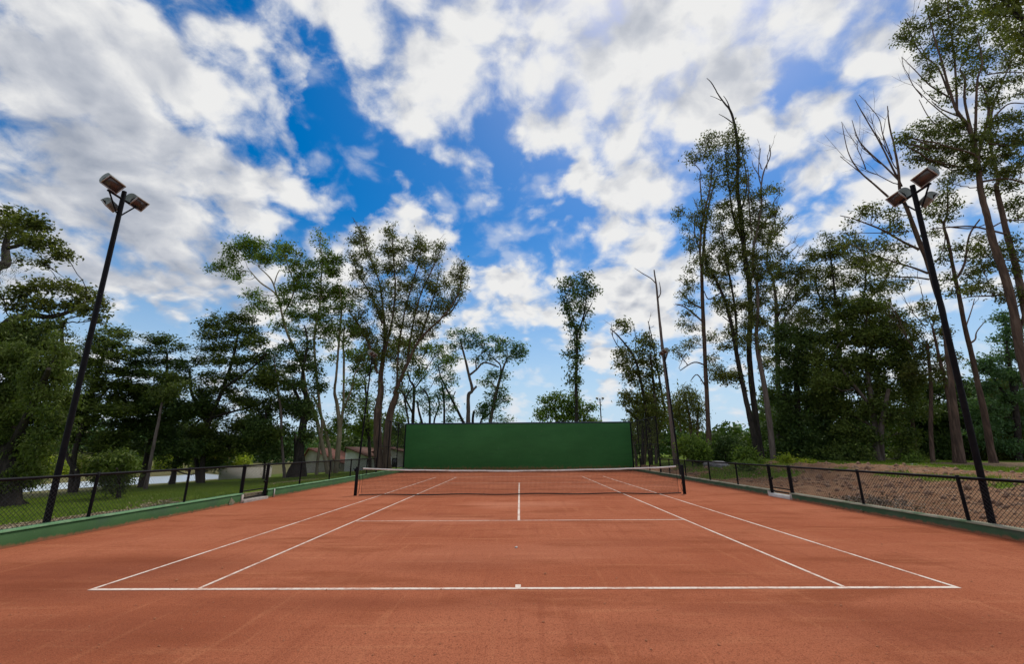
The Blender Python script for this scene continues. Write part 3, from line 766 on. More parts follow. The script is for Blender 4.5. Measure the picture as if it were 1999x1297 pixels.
house('tiled_house', 'low white house with a red tiled gable roof behind the pale leaning trunk', 'house', 44, 588, 664, 926, (899, 905), 7, PLAST2, ROOF, (604, 878), [(652, 906, 664, 915)])
house('tiled_house', 'low white house with a brown tiled roof beside the slim pole near the practice wall', 'house', 42, 671, 712, 926, (880, 892), 8, PLAST, ROOFB, (676, 876))
house('tiled_house', 'dark outbuilding with a brown tiled roof and white framed doorway by the practice wall', 'house', 46, 714, 800, 926, (888, 888), 5, PLAST2, ROOFB, (757, 876), [], .4, (764, 895, 776, 918))
A = at(428, 930, 33); B = at(528, 928, 37)
t = thing('garden_wall', 'low whitewashed garden wall between the lake and the dark twisted trunk', 'wall', ((A[0] + B[0]) / 2, 35, -1))
b = MB(); za = at(428, 914, 33)[2]; zb = at(528, 912, 37)[2]; dirv_ = np.array([B[0] - A[0], B[1] - A[1], 0]); nn = np.array([-dirv_[1], dirv_[0], 0]) / np.linalg.norm(dirv_) * .12
a0 = np.array([A[0], A[1], 0]); b0 = np.array([B[0], B[1], 0])
V = [a0 - nn + (0, 0, -2), b0 - nn + (0, 0, -2), b0 + nn + (0, 0, -2), a0 + nn + (0, 0, -2), a0 - nn + (0, 0, za), b0 - nn + (0, 0, zb), b0 + nn + (0, 0, zb), a0 + nn + (0, 0, za)]
b.add(V, [(3, 2, 1, 0), (4, 5, 6, 7), (0, 1, 5, 4), (1, 2, 6, 5), (2, 3, 7, 6), (3, 0, 4, 7)]); b.build('wall_panel', surf('whitewash', (.52, .48, .44), (.62, .58, .54), 1.2, .9, bump=.15, c3=(.38, .34, .3), s3=.6), t)
b = MB(); e3 = nn * 1.35; V = [a0 - e3 + (0, 0, za + .002), b0 - e3 + (0, 0, zb + .002), b0 + e3 + (0, 0, zb + .002), a0 + e3 + (0, 0, za + .002)]; V += [v + (0, 0, .09) for v in V]
b.add(V, [(3, 2, 1, 0), (4, 5, 6, 7), (0, 1, 5, 4), (1, 2, 6, 5), (2, 3, 7, 6), (3, 0, 4, 7)]); b.build('coping', CONC, t)
# far houses across the lake
for (px_, py_, w_, lab) in ((335, 866, 46, 'far red roofed house half hidden by trees across the lake'), (478, 834, 40, 'far grey roofed house on the rise across the lake')):
    house('far_house', lab, 'house', 95, px_ - w_ / 2, px_ + w_ / 2, py_ + 22, (py_ + 2, py_ + 2), 8, PLAST, ROOF if px_ < 400 else surf('grey_roof', (.2, .2, .2), (.28, .28, .28), 2, .9), (px_, py_ - 10))
# ---------------------------------------------------------------- trees
BARK = {
    'dark': surf('dark_bark', (0.019, 0.015, 0.013), (0.048, 0.038, 0.030), 3, .95, bump=.8, bscale=12, stretch=(3, 3, .5)),
    'brown': surf('brown_bark', (0.065, 0.041, 0.030), (0.130, 0.080, 0.057), 2.5, .95, bump=.8, bscale=12, stretch=(3, 3, .4), c3=(0.173, 0.115, 0.085), s3=1.2),
    'pale': surf('pale_bark', (0.180, 0.144, 0.091), (0.317, 0.261, 0.173), 2.0, .9, bump=.5, bscale=12, stretch=(2, 2, .5), c3=(0.106, 0.086, 0.048), s3=1.0),
    'grey': surf('grey_bark', (0.086, 0.065, 0.054), (0.165, 0.127, 0.108), 2.5, .95, bump=.7, bscale=12, stretch=(3, 3, .4), c3=(0.061, 0.042, 0.032), s3=.9),
}
LEAF = {
    'olive': leafmat('olive_leaves', [(0.057, 0.075, 0.014), (0.113, 0.139, 0.025), (0.179, 0.187, 0.040)]),
    'green': leafmat('green_leaves', [(0.044, 0.085, 0.015), (0.104, 0.166, 0.026), (0.196, 0.267, 0.040)]),
    'deep': leafmat('deep_green_leaves', [(0.028, 0.056, 0.016), (0.059, 0.105, 0.025), (0.119, 0.169, 0.036)], .2),
    'blue': leafmat('blue_green_leaves', [(0.037, 0.084, 0.033), (0.074, 0.147, 0.056), (0.131, 0.221, 0.078)]),
    'gum': leafmat('gum_leaves', [(0.044, 0.059, 0.013), (0.090, 0.109, 0.023), (0.167, 0.175, 0.040)]),
    'wood': leafmat('woodland_leaves', [(0.035, 0.060, 0.012), (0.076, 0.114, 0.019), (0.155, 0.189, 0.034)], .25),
    'lime': leafmat('lime_leaves', [(0.095, 0.160, 0.014), (0.199, 0.268, 0.025), (0.378, 0.392, 0.042)], .4),
    'rust': leafmat('rusty_leaves', [(0.085, 0.081, 0.016), (0.161, 0.133, 0.028), (0.265, 0.178, 0.042)]),
    'moss': leafmat('hanging_moss', [(0.095, 0.098, 0.049), (0.169, 0.178, 0.091)], .2),
}


def smooth_path(P, n=None, jit=0.0, rng=RNG):
    P = np.asarray(P, float); k = len(P)
    if k == 2: P = np.array([P[0], (P[0] + P[1]) / 2, P[1]]); k = 3
    n = n or max(6, 5 * (k - 1) + 1); t = np.linspace(0, k - 1, n); out = []
    for tt in t:
        i = min(int(tt), k - 2); f = tt - i
        p0, p1, p2, p3 = P[max(i - 1, 0)], P[i], P[i + 1], P[min(i + 2, k - 1)]
        out.append(.5 * (2 * p1 + (p2 - p0) * f + (2 * p0 - 5 * p1 + 4 * p2 - p3) * f * f + (3 * p1 - p0 - 3 * p2 + p3) * f ** 3))
    out = np.array(out)
    if jit: out[1:-1] += rng.normal(0, jit, (n - 2, 3))
    return out


class Foliage:
    def __init__(self): self.parts = []

    def add(self, C, L, wd, droop=0.0, flat=0.0, rng=RNG):
        """C: leaf bases (n,3); L: leaf length; wd: width / length; droop pulls leaves down, flat keeps them level."""
        n = len(C)
        if n == 0: return
        a = rng.normal(0, 1, (n, 3)); a[:, 2] = a[:, 2] * (1 - flat) - droop; a /= np.linalg.norm(a, axis=1)[:, None]
        r = rng.normal(0, 1, (n, 3)); r[:, 2] *= (1 + 0 * flat)
        if flat: r = r * (1 - flat) + np.cross(a, [0, 0, 1]) * flat * 1.5
        bb = np.cross(a, r); bb = np.cross(bb, a) if False else bb; bb /= np.linalg.norm(bb, axis=1)[:, None] + 1e-9
        if flat:
            bb = np.cross(a, np.array([0, 0, 1.0]) + rng.normal(0, .45, (n, 3))); bb /= np.linalg.norm(bb, axis=1)[:, None] + 1e-9
        l = (L * rng.uniform(.65, 1.25, n))[:, None]; w = l * wd * .5 * rng.uniform(.8, 1.2, (n, 1))
        fold = np.cross(a, bb) * l * .12
        self.parts.append(np.stack([C, C + a * l * .45 + bb * w + fold, C + a * l, C + a * l * .45 - bb * w + fold], 1))

    def build(self, name, mat, parent):
        V = np.concatenate(self.parts); n = len(V)
        b = MB(); b.add(V.reshape(-1, 3), np.arange(n * 4).reshape(n, 4)); return b.build(name, mat, parent, True)


NLEAF = [0]


def tree(name, label, cat, Y, stems, blobs, leaf='gum', bark='brown', L=6.5, wd=.42, dens=.30, droop=.5, flat=0.0, seed=1, twigs=(), group=None, deep=.6, sub=6, moss=(), spread=.45, base_drop=True, zscale=.8, branch=1.0, feather=5, sleeve=()):
    """stems: lists of (px, py, width px) from the foot up, seen from the camera and set at distance Y; blobs: leafy masses (px, py, rx, ry)."""
    rng = np.random.default_rng(seed * 7919 + 13); L *= 1.08; dens *= 1.65
    S = []
    for si, st in enumerate(stems):
        dy = rng.normal(0, .5) if si else 0.0; n = len(st); pts = []; rad = []
        top_dy = rng.normal(0, 1.0)
        for i, q in enumerate(st):
            f = i / max(1, n - 1); p = at(q[0], q[1], Y + dy * min(1, f * 2) + top_dy * f * f); pts.append(p); rad.append(q[2] * .43 * depth(p) / FPX)
        if base_drop and (si == 0 or st[0][1] > 880):
            g = tz(pts[0][0], pts[0][1])
            if pts[0][2] > g - .1: pts.insert(0, np.array([pts[0][0], pts[0][1], g - .2])); rad.insert(0, rad[0] * 1.25)
        S.append((np.array(pts), np.array(rad)))
    foot = S[0][0][0]; gz = tz(foot[0], foot[1])
    t = thing(name, label, cat, (foot[0], foot[1], gz), group)
    paths = []; tbs = []; owner = []                     # every stem that leaves the ground is a trunk of its own and carries its limbs
    for si, (P, R) in enumerate(S):
        n = max(8, 5 * (len(P) - 1) + 1); Q = smooth_path(P, n, .012 * np.mean(R) / .1 * .3, rng); r = np.interp(np.linspace(0, len(P) - 1, n), np.arange(len(P)), R)
        if P[0][2] < gz + .1: r[:2] *= np.array([1.35, 1.12])
        if si == 0 or P[0][2] < gz + .35 or not len(tbs): tbs.append(MB()); ow = len(tbs) - 1
        else:
            aq = np.concatenate([q for q, _ in paths]); ow = owner[int(np.argmin(np.linalg.norm(aq - P[0], axis=1)))]
        tbs[ow].tube(Q, r * rng.uniform(.94, 1.06, n), 9 if R.max() > .12 else 6); paths.append((Q, r)); owner += [ow] * n
    PQ = np.concatenate([q for q, _ in paths]); PR = np.concatenate([r for _, r in paths])
    fo = Foliage(); any_f = False
    allx = [q[0] for q in blobs]
    for (cx, cy, rx, ry) in blobs:
        p0 = at(cx, cy, Y); dd = depth(p0); mpp = dd / FPX
        dyr = max(rx, ry) * mpp * deep * 2
        j = int(np.argmin(np.linalg.norm(PQ - p0, axis=1)))
        c = at(cx, cy, PQ[j][1] + rng.uniform(-1, 1) * dyr * spread); mpp = depth(c) / FPX
        rw, rh, rd = rx * mpp, ry * mpp, (rx + ry) / 2 * mpp * deep * 1.4
        # limb from the nearest lower stem point to the mass
        dist = np.linalg.norm(PQ - c, axis=1) + 2.2 * np.maximum(0, PQ[:, 2] - (c[2] - .25 * rh)) ; j = int(np.argmin(dist)); s = PQ[j]; gap = np.linalg.norm(c - s)
        rb = float(min(PR[j] * .55, (.018 + .010 * gap) * branch * (1.4 if max(rw, rh) > 1.5 else 1)))
        bb = tbs[owner[j]]
        mid = s + (c - s) * .5 + np.array([0, 0, -.08 * gap]) + rng.normal(0, .05 * gap, 3)
        if gap > .25:
            bb.tube(smooth_path([s, mid, c], 9, .012 * gap, rng), np.linspace(rb, rb * .45, 9), 5)
        ns = max(2, int(sub * rng.uniform(.8, 1.2)))
        u = rng.normal(0, 1, (ns, 3)); u /= np.linalg.norm(u, axis=1)[:, None]; u *= rng.uniform(.25, .85, (ns, 1)); sc = c + u * np.array([rw, rd, rh])
        n_leaf = int(dens * math.pi * rx * ry)
        w = rng.uniform(.4, 1.6, ns); w /= w.sum()
        Lm = L * mpp
        for k in range(ns):
            e = sc[k]
            bb.tube(smooth_path([s + (c - s) * rng.uniform(.55, 1), (c + e) / 2 + rng.normal(0, .1 * rw, 3), e], 5), np.linspace(rb * .45, max(.006, rb * .14), 5), 4, False)
            m = max(3, int(n_leaf * w[k])); nt_ = max(2, m // 15)
            sp = rng.normal(0, 1, (nt_, 3)); sp /= np.linalg.norm(sp, axis=1)[:, None] + 1e-9; sp *= rng.uniform(.15, 1, (nt_, 1)) ** .6
            rk = rng.uniform(.34, .58)
            tips = e + sp * np.array([rw, rd, rh * zscale]) * rk * np.array([1, 1, 1])
            for q in tips[: 9]:
                bb.tube([e, (e + q) / 2 + rng.normal(0, .04 * rw, 3), q], [max(.005, rb * .14), .005, .003], 3, False)
            C = np.repeat(tips, max(1, m // nt_), axis=0); C = C + rng.normal(0, 1, C.shape) * np.array([1, 1, .75]) * Lm * 1.05
            fo.add(C, Lm, wd, droop, flat, rng); any_f = True; NLEAF[0] += len(C)
        for k in range(feather):                         # loose sprays that break the outline
            v = rng.normal(0, 1, 3); v[2] = abs(v[2]) * .9 + .15 if flat < .3 else v[2] * .25; v /= np.linalg.norm(v)
            e0 = c + v * np.array([rw, rd, rh]) * .45; e1 = c + v * np.array([rw, rd, rh]) * rng.uniform(1.0, 1.55) + np.array([0, 0, .1 * rh])
            bb.tube([e0, (e0 + e1) / 2 + rng.normal(0, .05 * rw, 3), e1], [max(.006, rb * .18), .006, .003], 3, False)
            m = max(4, int(n_leaf * .035)); q = rng.uniform(.35, 1.0, m)[:, None]; C = e0 + (e1 - e0) * q + rng.normal(0, .55 * Lm, (m, 3)); fo.add(C, Lm * .9, wd, droop, flat, rng); NLEAF[0] += m
    for (si, f0, rpx, cnt) in sleeve:                    # leaves carried close along a stem
        f0, f1 = f0 if isinstance(f0, tuple) else (f0, 1); Q, r = paths[si]; mpp = depth(Q[len(Q) // 2]) / FPX
        for k in range(cnt):
            i = rng.integers(int(f0 * (len(Q) - 1)), max(int(f0 * (len(Q) - 1)) + 1, int(f1 * (len(Q) - 1)))); q0 = Q[i] + (Q[i + 1] - Q[i]) * rng.uniform()
            v = rng.normal(0, 1, 3); v[2] = abs(v[2]) + .5; v /= np.linalg.norm(v); e1 = q0 + v * rpx * mpp * rng.uniform(.4, 1.2)
            tbs[owner[0]].tube([q0, (q0 + e1) / 2, e1], [max(.007, r[i] * .12), .007, .003], 3, False)
            m = int(rng.uniform(6, 16)); C = q0 + (e1 - q0) * rng.uniform(.4, 1.05, m)[:, None] + rng.normal(0, .6 * L * mpp, (m, 3)); fo.add(C, L * mpp, wd, droop, 0, rng); any_f = True; NLEAF[0] += m
    for (a0, a1, wpx, nf) in twigs:                      # bare forks: from pixel a0 to pixel a1
        j = int(np.argmin(np.linalg.norm(PQ - at(a0[0], a0[1], Y), axis=1))); Y0 = PQ[j][1]; bb = tbs[owner[j]]
        s = at(a0[0], a0[1], Y0); e = at(a1[0], a1[1], Y0 + rng.normal(0, .6)); g = np.linalg.norm(e - s); mpp = depth(s) / FPX
        mid = (s + e) / 2 + rng.normal(0, .05 * g, 3); Q = smooth_path([s, mid, e], 10, .008 * g, rng); r0 = wpx / 2 * mpp
        bb.tube(Q, np.linspace(r0, r0 * .25, 10), 5)
        for k in range(nf):
            i = rng.integers(3, 9); q = Q[i]; d = (Q[min(9, i + 1)] - Q[i - 1]); d /= np.linalg.norm(d); v = d + rng.normal(0, .42, 3) + np.array([0, 0, .25]); v /= np.linalg.norm(v)
            l = g * rng.uniform(.22, .5); Q2 = smooth_path([q, q + v * l * .5 + rng.normal(0, .05 * l, 3), q + v * l + np.array([0, 0, .12 * l])], 6); bb.tube(Q2, np.linspace(r0 * .45, r0 * .14, 6), 4, False)
            for k2 in range(2):
                q3 = Q2[rng.integers(2, 5)]; v3 = v + rng.normal(0, .45, 3); bb.tube([q3, q3 + v3 * l * .22, q3 + v3 * l * .4 + np.array([0, 0, .06 * l])], [r0 * .22, r0 * .15, r0 * .08], 3, False)
    for bb in tbs: bb.build('trunk', BARK[bark], t, True)
    if any_f: fo.build('crown', LEAF[leaf], t)
    if moss:
        mo = Foliage()
        for (mx, my, mw, ml, cnt) in moss:
            p = at(mx, my, Y); mpp = depth(p) / FPX
            for k in range(cnt):
                x0 = p + np.array([rng.normal(0, mw * mpp * .5), rng.normal(0, .5), 0]); ln = ml * mpp * rng.uniform(.4, 1); mcount = int(ln / .09) + 1
                C = x0 + np.outer(np.linspace(0, 1, mcount), [0, 0, -ln]) + rng.normal(0, .025, (mcount, 3)); mo.add(C, .14, .16, 3.0, 0, rng)
        tag(mo.build('hanging_moss', LEAF['moss'], t), kind='stuff')
    return t


def zz(ox, oy, s):                                       # enlarged-view reading -> photo pixels
    return lambda *q: [(ox + a[0] / s, oy + a[1] / s, *(v / s for v in a[2:])) for a in q]


def zst(ox, oy, s):
    return lambda *q: [(ox + a[0] / s, oy + a[1] / s, a[2]) for a in q]


zA = zz(0, 380, 3.242); sA = zst(0, 380, 3.242)          # left crowns
zB = zz(0, 760, 3.814); sB = zst(0, 760, 3.814)          # left trunks
zC = zz(400, 430, 3.705); sC = zst(400, 430, 3.705)
sD = zst(400, 760, 4.543)
zE = zz(680, 430, 3.163); sE = zst(680, 430, 3.163)
zF = zz(1020, 500, 2.9475); sF = zst(1020, 500, 2.9475)
zG = zz(1300, 150, 3.242); sG = zst(1300, 150, 3.242)
zH = zz(1300, 520, 3.0875); sH = zst(1300, 520, 3.0875)
zI = zz(1640, 0, 3.242); sI = zst(1640, 0, 3.242)
zJ = zz(1640, 320, 3.412); sJ = zst(1640, 320, 3.412)
zK = zz(1600, 640, 2.947); sK = zst(1600, 640, 2.947)

# --- left side
tree('moss_hung_tree', 'big leaved tree at the left edge with arching limbs and hanging moss strands', 'tree', 15,
     [[(-110, 960, 52), (-100, 800, 44), (-70, 650, 36), (-40, 545, 26), (-5, 528, 20)], sA((-60, 480, 22), (0, 450, 20), (40, 430, 17), (35, 330, 13), (60, 250, 10), (140, 200, 6)), sA((35, 340, 9), (110, 325, 8), (200, 290, 5), (300, 320, 3)), sA((-30, 900, 20), (70, 800, 18), (200, 765, 13), (330, 775, 11), (480, 720, 7), (580, 650, 4)), sA((400, 1000, 7), (390, 860, 7), (420, 790, 5))],
     zA((60, 130, 90, 45), (150, 170, 70, 50), (220, 200, 70, 60), (260, 170, 40, 30), (230, 320, 80, 60), (320, 310, 60, 50), (370, 370, 60, 50), (420, 390, 35, 40), (270, 430, 45, 40), (140, 260, 70, 55), (30, 200, 60, 60), (130, 410, 40, 30), (-60, 250, 80, 70))
     + zA((230, 580, 90, 45), (340, 570, 90, 45), (460, 590, 80, 40), (560, 640, 70, 50), (630, 700, 60, 50), (150, 640, 90, 50), (90, 700, 70, 60), (280, 690, 110, 50), (420, 700, 110, 55), (540, 740, 70, 45), (640, 790, 40, 40), (330, 830, 60, 40), (20, 640, 40, 40)),
     'gum', 'dark', L=6.8, wd=.6, dens=.15, droop=.2, flat=.35, seed=1, moss=[(30, 495, 22, 50, 26), (12, 520, 20, 60, 26), (140, 650, 22, 34, 14), (155, 640, 10, 30, 8)], sub=7)
tree('spreading_tree', 'dense drooping brownish olive tree filling the left edge behind the fence', 'tree', 13.5,
     [[(20, 985, 40), (15, 900, 36), (25, 800, 30), (45, 720, 18)], [(20, 880, 20), (70, 780, 15), (95, 720, 8)], [(15, 860, 20), (-30, 760, 15), (-60, 700, 9)]],
     [(20, 650, 70, 35), (70, 665, 55, 35), (105, 700, 35, 40), (40, 700, 70, 45), (-30, 690, 70, 60), (90, 750, 45, 45), (20, 760, 70, 50), (110, 790, 28, 45), (60, 810, 60, 45), (-10, 820, 60, 50), (100, 840, 30, 35), (40, 860, 60, 40), (0, 890, 50, 35), (75, 880, 35, 25), (-50, 800, 60, 90), (10, 925, 40, 25), (-12, 945, 45, 26), (38, 940, 36, 22), (70, 915, 30, 20), (5, 905, 45, 30)],
     'wood', 'dark', L=6.2, wd=.4, dens=.29, droop=1.2, seed=2, sub=9)
tree('flat_topped_tree', 'dark tree with flat tiered leaf layers rising right behind the left floodlight pole', 'tree', 25,
     [[(139, 952, 12), (147, 880, 10), (170, 800, 9), (200, 700, 7), (212, 660, 4)], [(152, 930, 10), (135, 900, 8), (126, 860, 7), (150, 790, 6)], [(172, 800, 6), (230, 740, 4)]],
     zA((700, 870, 90, 28), (640, 920, 80, 30), (790, 890, 55, 25), (720, 950, 90, 30), (640, 1000, 80, 40), (560, 960, 60, 40), (760, 1020, 80, 40), (600, 1080, 90, 45), (500, 1030, 60, 50), (700, 1120, 90, 45), (540, 1160, 90, 50), (640, 1200, 90, 45)) + [(170, 780, 45, 28), (215, 800, 45, 25), (160, 830, 40, 25), (205, 850, 40, 22), (135, 800, 30, 35), (240, 760, 40, 30), (185, 875, 35, 14), (225, 870, 30, 16), (130, 850, 30, 20), (160, 800, 45, 30)],
     'wood', 'dark', L=6, wd=.5, dens=.36, droop=.1, flat=.6, seed=3, zscale=.35)
tree('flat_topped_tree', 'dark green tree with a small flat parasol top standing over the lake shore', 'tree', 28,
     [[(278, 935, 12), (295, 860, 11), (312, 800, 9), (325, 745, 6), (326, 690, 4)], [(312, 800, 7), (350, 760, 5), (380, 740, 3)], [(300, 850, 7), (270, 790, 5), (255, 740, 3)]],
     zA((950, 905, 40, 16), (1050, 915, 90, 22), (1130, 965, 60, 22), (1000, 945, 60, 22), (1050, 990, 60, 18), (900, 990, 70, 30), (850, 1000, 60, 28), (1090, 1050, 90, 28), (980, 1060, 70, 30), (880, 1070, 80, 40), (1150, 1090, 80, 35), (820, 1130, 80, 40), (960, 1140, 90, 40), (1080, 1150, 90, 45), (1180, 1180, 70, 40), (900, 1220, 90, 45), (1040, 1240, 100, 45)) + [(270, 800, 45, 25), (310, 820, 45, 25), (350, 800, 50, 28), (260, 840, 40, 22), (330, 850, 45, 20), (380, 790, 40, 30), (300, 775, 50, 25), (240, 830, 30, 30), (280, 870, 40, 14), (330, 880, 40, 14), (370, 870, 35, 16), (300, 800, 50, 30)],
     'deep', 'dark', L=5.5, wd=.5, dens=.40, droop=.1, flat=.6, seed=4, zscale=.35)
tree('leaning_tree', 'slender grey leaning trunk with thin crown among the dark lakeside trees', 'tree', 24,
     [[(290, 925, 7), (299, 875, 6.5), (309, 826, 6), (318, 780, 4), (330, 745, 3)]], [(330, 740, 30, 18), (350, 760, 25, 15), (310, 770, 25, 16)], 'wood', 'grey', L=5.5, dens=.3, seed=5)
tree('spreading_tree', 'broad dark blue green tree with wide horizontal boughs between lake and pale leaning trunk', 'tree', 29,
     [[(395, 935, 11), (397, 880, 10), (410, 820, 9), (435, 760, 8), (455, 700, 6), (465, 650, 4)], [(386, 935, 9), (380, 880, 8), (360, 830, 6)], [(405, 830, 8), (375, 770, 6), (370, 720, 4)], [(435, 760, 6), (490, 720, 5), (520, 690, 3)], [(415, 815, 6), (470, 800, 5), (510, 790, 3)]],
     zA((1330, 830, 60, 40), (1400, 790, 70, 40), (1480, 770, 70, 35), (1560, 790, 70, 40), (1300, 900, 60, 35), (1380, 880, 80, 40), (1480, 860, 90, 45), (1590, 870, 80, 45), (1320, 980, 70, 35), (1420, 970, 90, 40), (1540, 960, 90, 45), (1640, 940, 60, 50), (1280, 1060, 60, 40), (1380, 1060, 90, 45), (1500, 1060, 100, 45), (1620, 1040, 80, 45), (1330, 1150, 90, 45), (1450, 1160, 100, 50), (1590, 1150, 90, 45), (1300, 1240, 80, 45), (1420, 1250, 90, 45)) + [(420, 800, 40, 22), (380, 830, 45, 25), (430, 850, 40, 22), (500, 780, 45, 30), (510, 740, 40, 30), (390, 870, 40, 20), (430, 880, 40, 16), (470, 870, 40, 22), (480, 830, 45, 30), (520, 850, 40, 30)],
     'wood', 'dark', L=5.5, wd=.45, dens=.33, droop=.2, flat=.5, seed=6, zscale=.4)
tree('spreading_tree', 'deep shaded tree with low boughs touching the lake beside the garden wall', 'tree', 31,
     [[(338, 938, 11), (345, 890, 10), (360, 850, 7), (390, 820, 5)], [(343, 890, 7), (320, 850, 5), (300, 820, 4)]],
     [(330, 860, 40, 22), (370, 860, 45, 22), (410, 880, 40, 18), (440, 870, 40, 22), (300, 870, 35, 20), (350, 895, 40, 16), (400, 905, 35, 14), (440, 905, 35, 14), (380, 835, 50, 25), (320, 830, 45, 22)], 'deep', 'dark', L=5.5, dens=.26, flat=.5, seed=7, zscale=.4)
tree('young_tree', 'small bushy young tree with glossy leaves alone on the lawn by the lake', 'tree', 15.5,
     [[(233, 972, 7), (232, 940, 5), (228, 915, 4)], [(232, 945, 4), (215, 915, 3)]], [(225, 893, 18, 12), (210, 905, 22, 14), (240, 905, 18, 15), (200, 920, 16, 14), (225, 922, 26, 16), (244, 925, 12, 16), (210, 938, 22, 12), (235, 942, 18, 12), (222, 955, 18, 9)],
     'wood', 'dark', L=7.5, wd=.36, dens=.30, feather=9, droop=.5, seed=8)
tree('pale_barked_tree', 'tall pale barked tree leaning left with an airy green crown over the white house', 'tree', 33,
     [sD((1092, 745, 11), (1062, 600, 9), (1030, 450, 8.5), (985, 250, 8), (900, 30, 7)) + sC((700, 1050, 6), (600, 830, 5.5), (560, 690, 5), (520, 545, 4), (400, 450, 3), (330, 370, 2)), sC((520, 545, 3.5), (480, 430, 3), (390, 340, 2)), sC((560, 690, 3), (610, 600, 3), (650, 480, 3), (600, 330, 2), (570, 200, 2)), sC((650, 480, 2.5), (700, 380, 2)), sC((500, 470, 2.5), (520, 400, 2), (540, 360, 2)), sD((1010, 560, 6), (1040, 330, 6), (1010, 80, 6)) + sC((790, 870, 5), (830, 640, 4), (840, 440, 3), (850, 280, 2.5), (830, 180, 2), (845, 120, 1.5))],
     zC((290, 150, 80, 50), (220, 200, 80, 60), (180, 290, 70, 60), (120, 330, 60, 45), (60, 350, 40, 20), (230, 400, 70, 50), (380, 180, 70, 60), (330, 250, 80, 60), (400, 280, 70, 60), (520, 190, 60, 40), (600, 210, 50, 40), (480, 270, 70, 50), (560, 280, 60, 40), (680, 240, 40, 30), (660, 320, 60, 40), (760, 310, 60, 40), (850, 300, 60, 50), (900, 250, 40, 40), (780, 400, 80, 50), (700, 470, 90, 50), (600, 510, 90, 45), (800, 480, 90, 60), (900, 400, 90, 80), (960, 300, 60, 60), (330, 540, 70, 40), (400, 580, 60, 40), (350, 630, 70, 40), (450, 660, 80, 40), (620, 600, 90, 60), (740, 570, 80, 60), (850, 560, 80, 70), (960, 520, 80, 80), (550, 750, 80, 50), (650, 700, 90, 60), (760, 700, 90, 60), (880, 680, 80, 70), (820, 780, 80, 60), (920, 800, 70, 60), (700, 800, 70, 50)),
     'green', 'pale', L=5, wd=.45, dens=.27, droop=.3, flat=.3, seed=9, deep=.5, zscale=.5, sleeve=[(2, .4, 26, 60), (3, .2, 22, 30), (5, .4, 30, 70)])
tree('mossy_tree', 'mossy forked tree with two pale upright stems right of the red tiled roof', 'tree', 34,
     [sD((1165, 700, 12), (1180, 560, 11), (1195, 330, 10), (1170, 130, 8), (1150, 20, 6)) + sC((950, 1130, 5), (960, 1000, 5), (985, 700, 4.5), (990, 600, 3.5), (970, 480, 2.5)), sD((1200, 350, 7), (1225, 180, 6), (1230, 60, 5)) + sC((1005, 1000, 5), (1000, 900, 4), (1010, 760, 3)), sD((1230, 180, 5), (1300, 0, 4)) + sC((1090, 1100, 3), (1180, 1020, 2)), sD((1110, 720, 9), (1110, 560, 8), (1060, 330, 7), (1000, 150, 5), (960, 60, 4))],
     zC((980, 520, 70, 60), (1040, 620, 70, 60), (940, 640, 60, 50), (1060, 760, 80, 50), (960, 780, 70, 50), (1000, 880, 60, 40), (900, 900, 50, 40), (1080, 820, 70, 40), (1040, 950, 50, 40), (920, 1000, 40, 30), (1100, 1180, 70, 40)) + [(640, 850, 18, 20), (690, 800, 25, 20)],
     'green', 'pale', L=5, dens=.24, seed=10)
tree('twisted_tree', 'massive dark twisted trunk with flared buttress roots next to the red tiled house', 'tree', 31,
     [sD((820, 755, 32), (830, 640, 22), (860, 400, 17), (890, 200, 15), (900, 60, 11)) + sC((700, 1180, 7), (740, 900, 5), (720, 760, 3)), sD((790, 755, 14), (805, 600, 8), (800, 400, 6)), sD((880, 755, 12), (870, 600, 7)), sD((890, 220, 9), (800, 20, 7)) + sC((610, 1180, 4), (500, 1080, 3)), sD((740, 755, 10), (790, 660, 8)), sD((530, 700, 5), (535, 400, 4), (540, 200, 3))],
     zC((480, 1080, 90, 50), (600, 1060, 90, 50), (700, 1000, 80, 45), (780, 1080, 70, 60), (560, 1180, 90, 50), (450, 1200, 70, 50), (680, 1200, 80, 50), (820, 1200, 60, 60), (600, 920, 60, 40), (740, 900, 50, 40)) + [(560, 790, 40, 25), (600, 810, 35, 25), (520, 800, 35, 28), (500, 840, 35, 25), (540, 850, 35, 25), (510, 885, 35, 18), (560, 880, 25, 20), (600, 850, 20, 18)],
     'deep', 'dark', L=5.5, dens=.36, seed=11)
tree('slim_tree', 'slim pale stem standing between the garden wall and the dark buttressed trunk', 'tree', 30,
     [sD((705, 760, 7), (695, 640, 6), (680, 430, 5.5), (675, 200, 5), (650, 40, 4)) + sC((520, 1150, 3), (500, 1000, 2.5))], zC((500, 1000, 60, 40), (440, 960, 60, 35), (540, 940, 50, 35), (400, 1040, 60, 35)), 'blue', 'grey', L=5, dens=.26, seed=12)
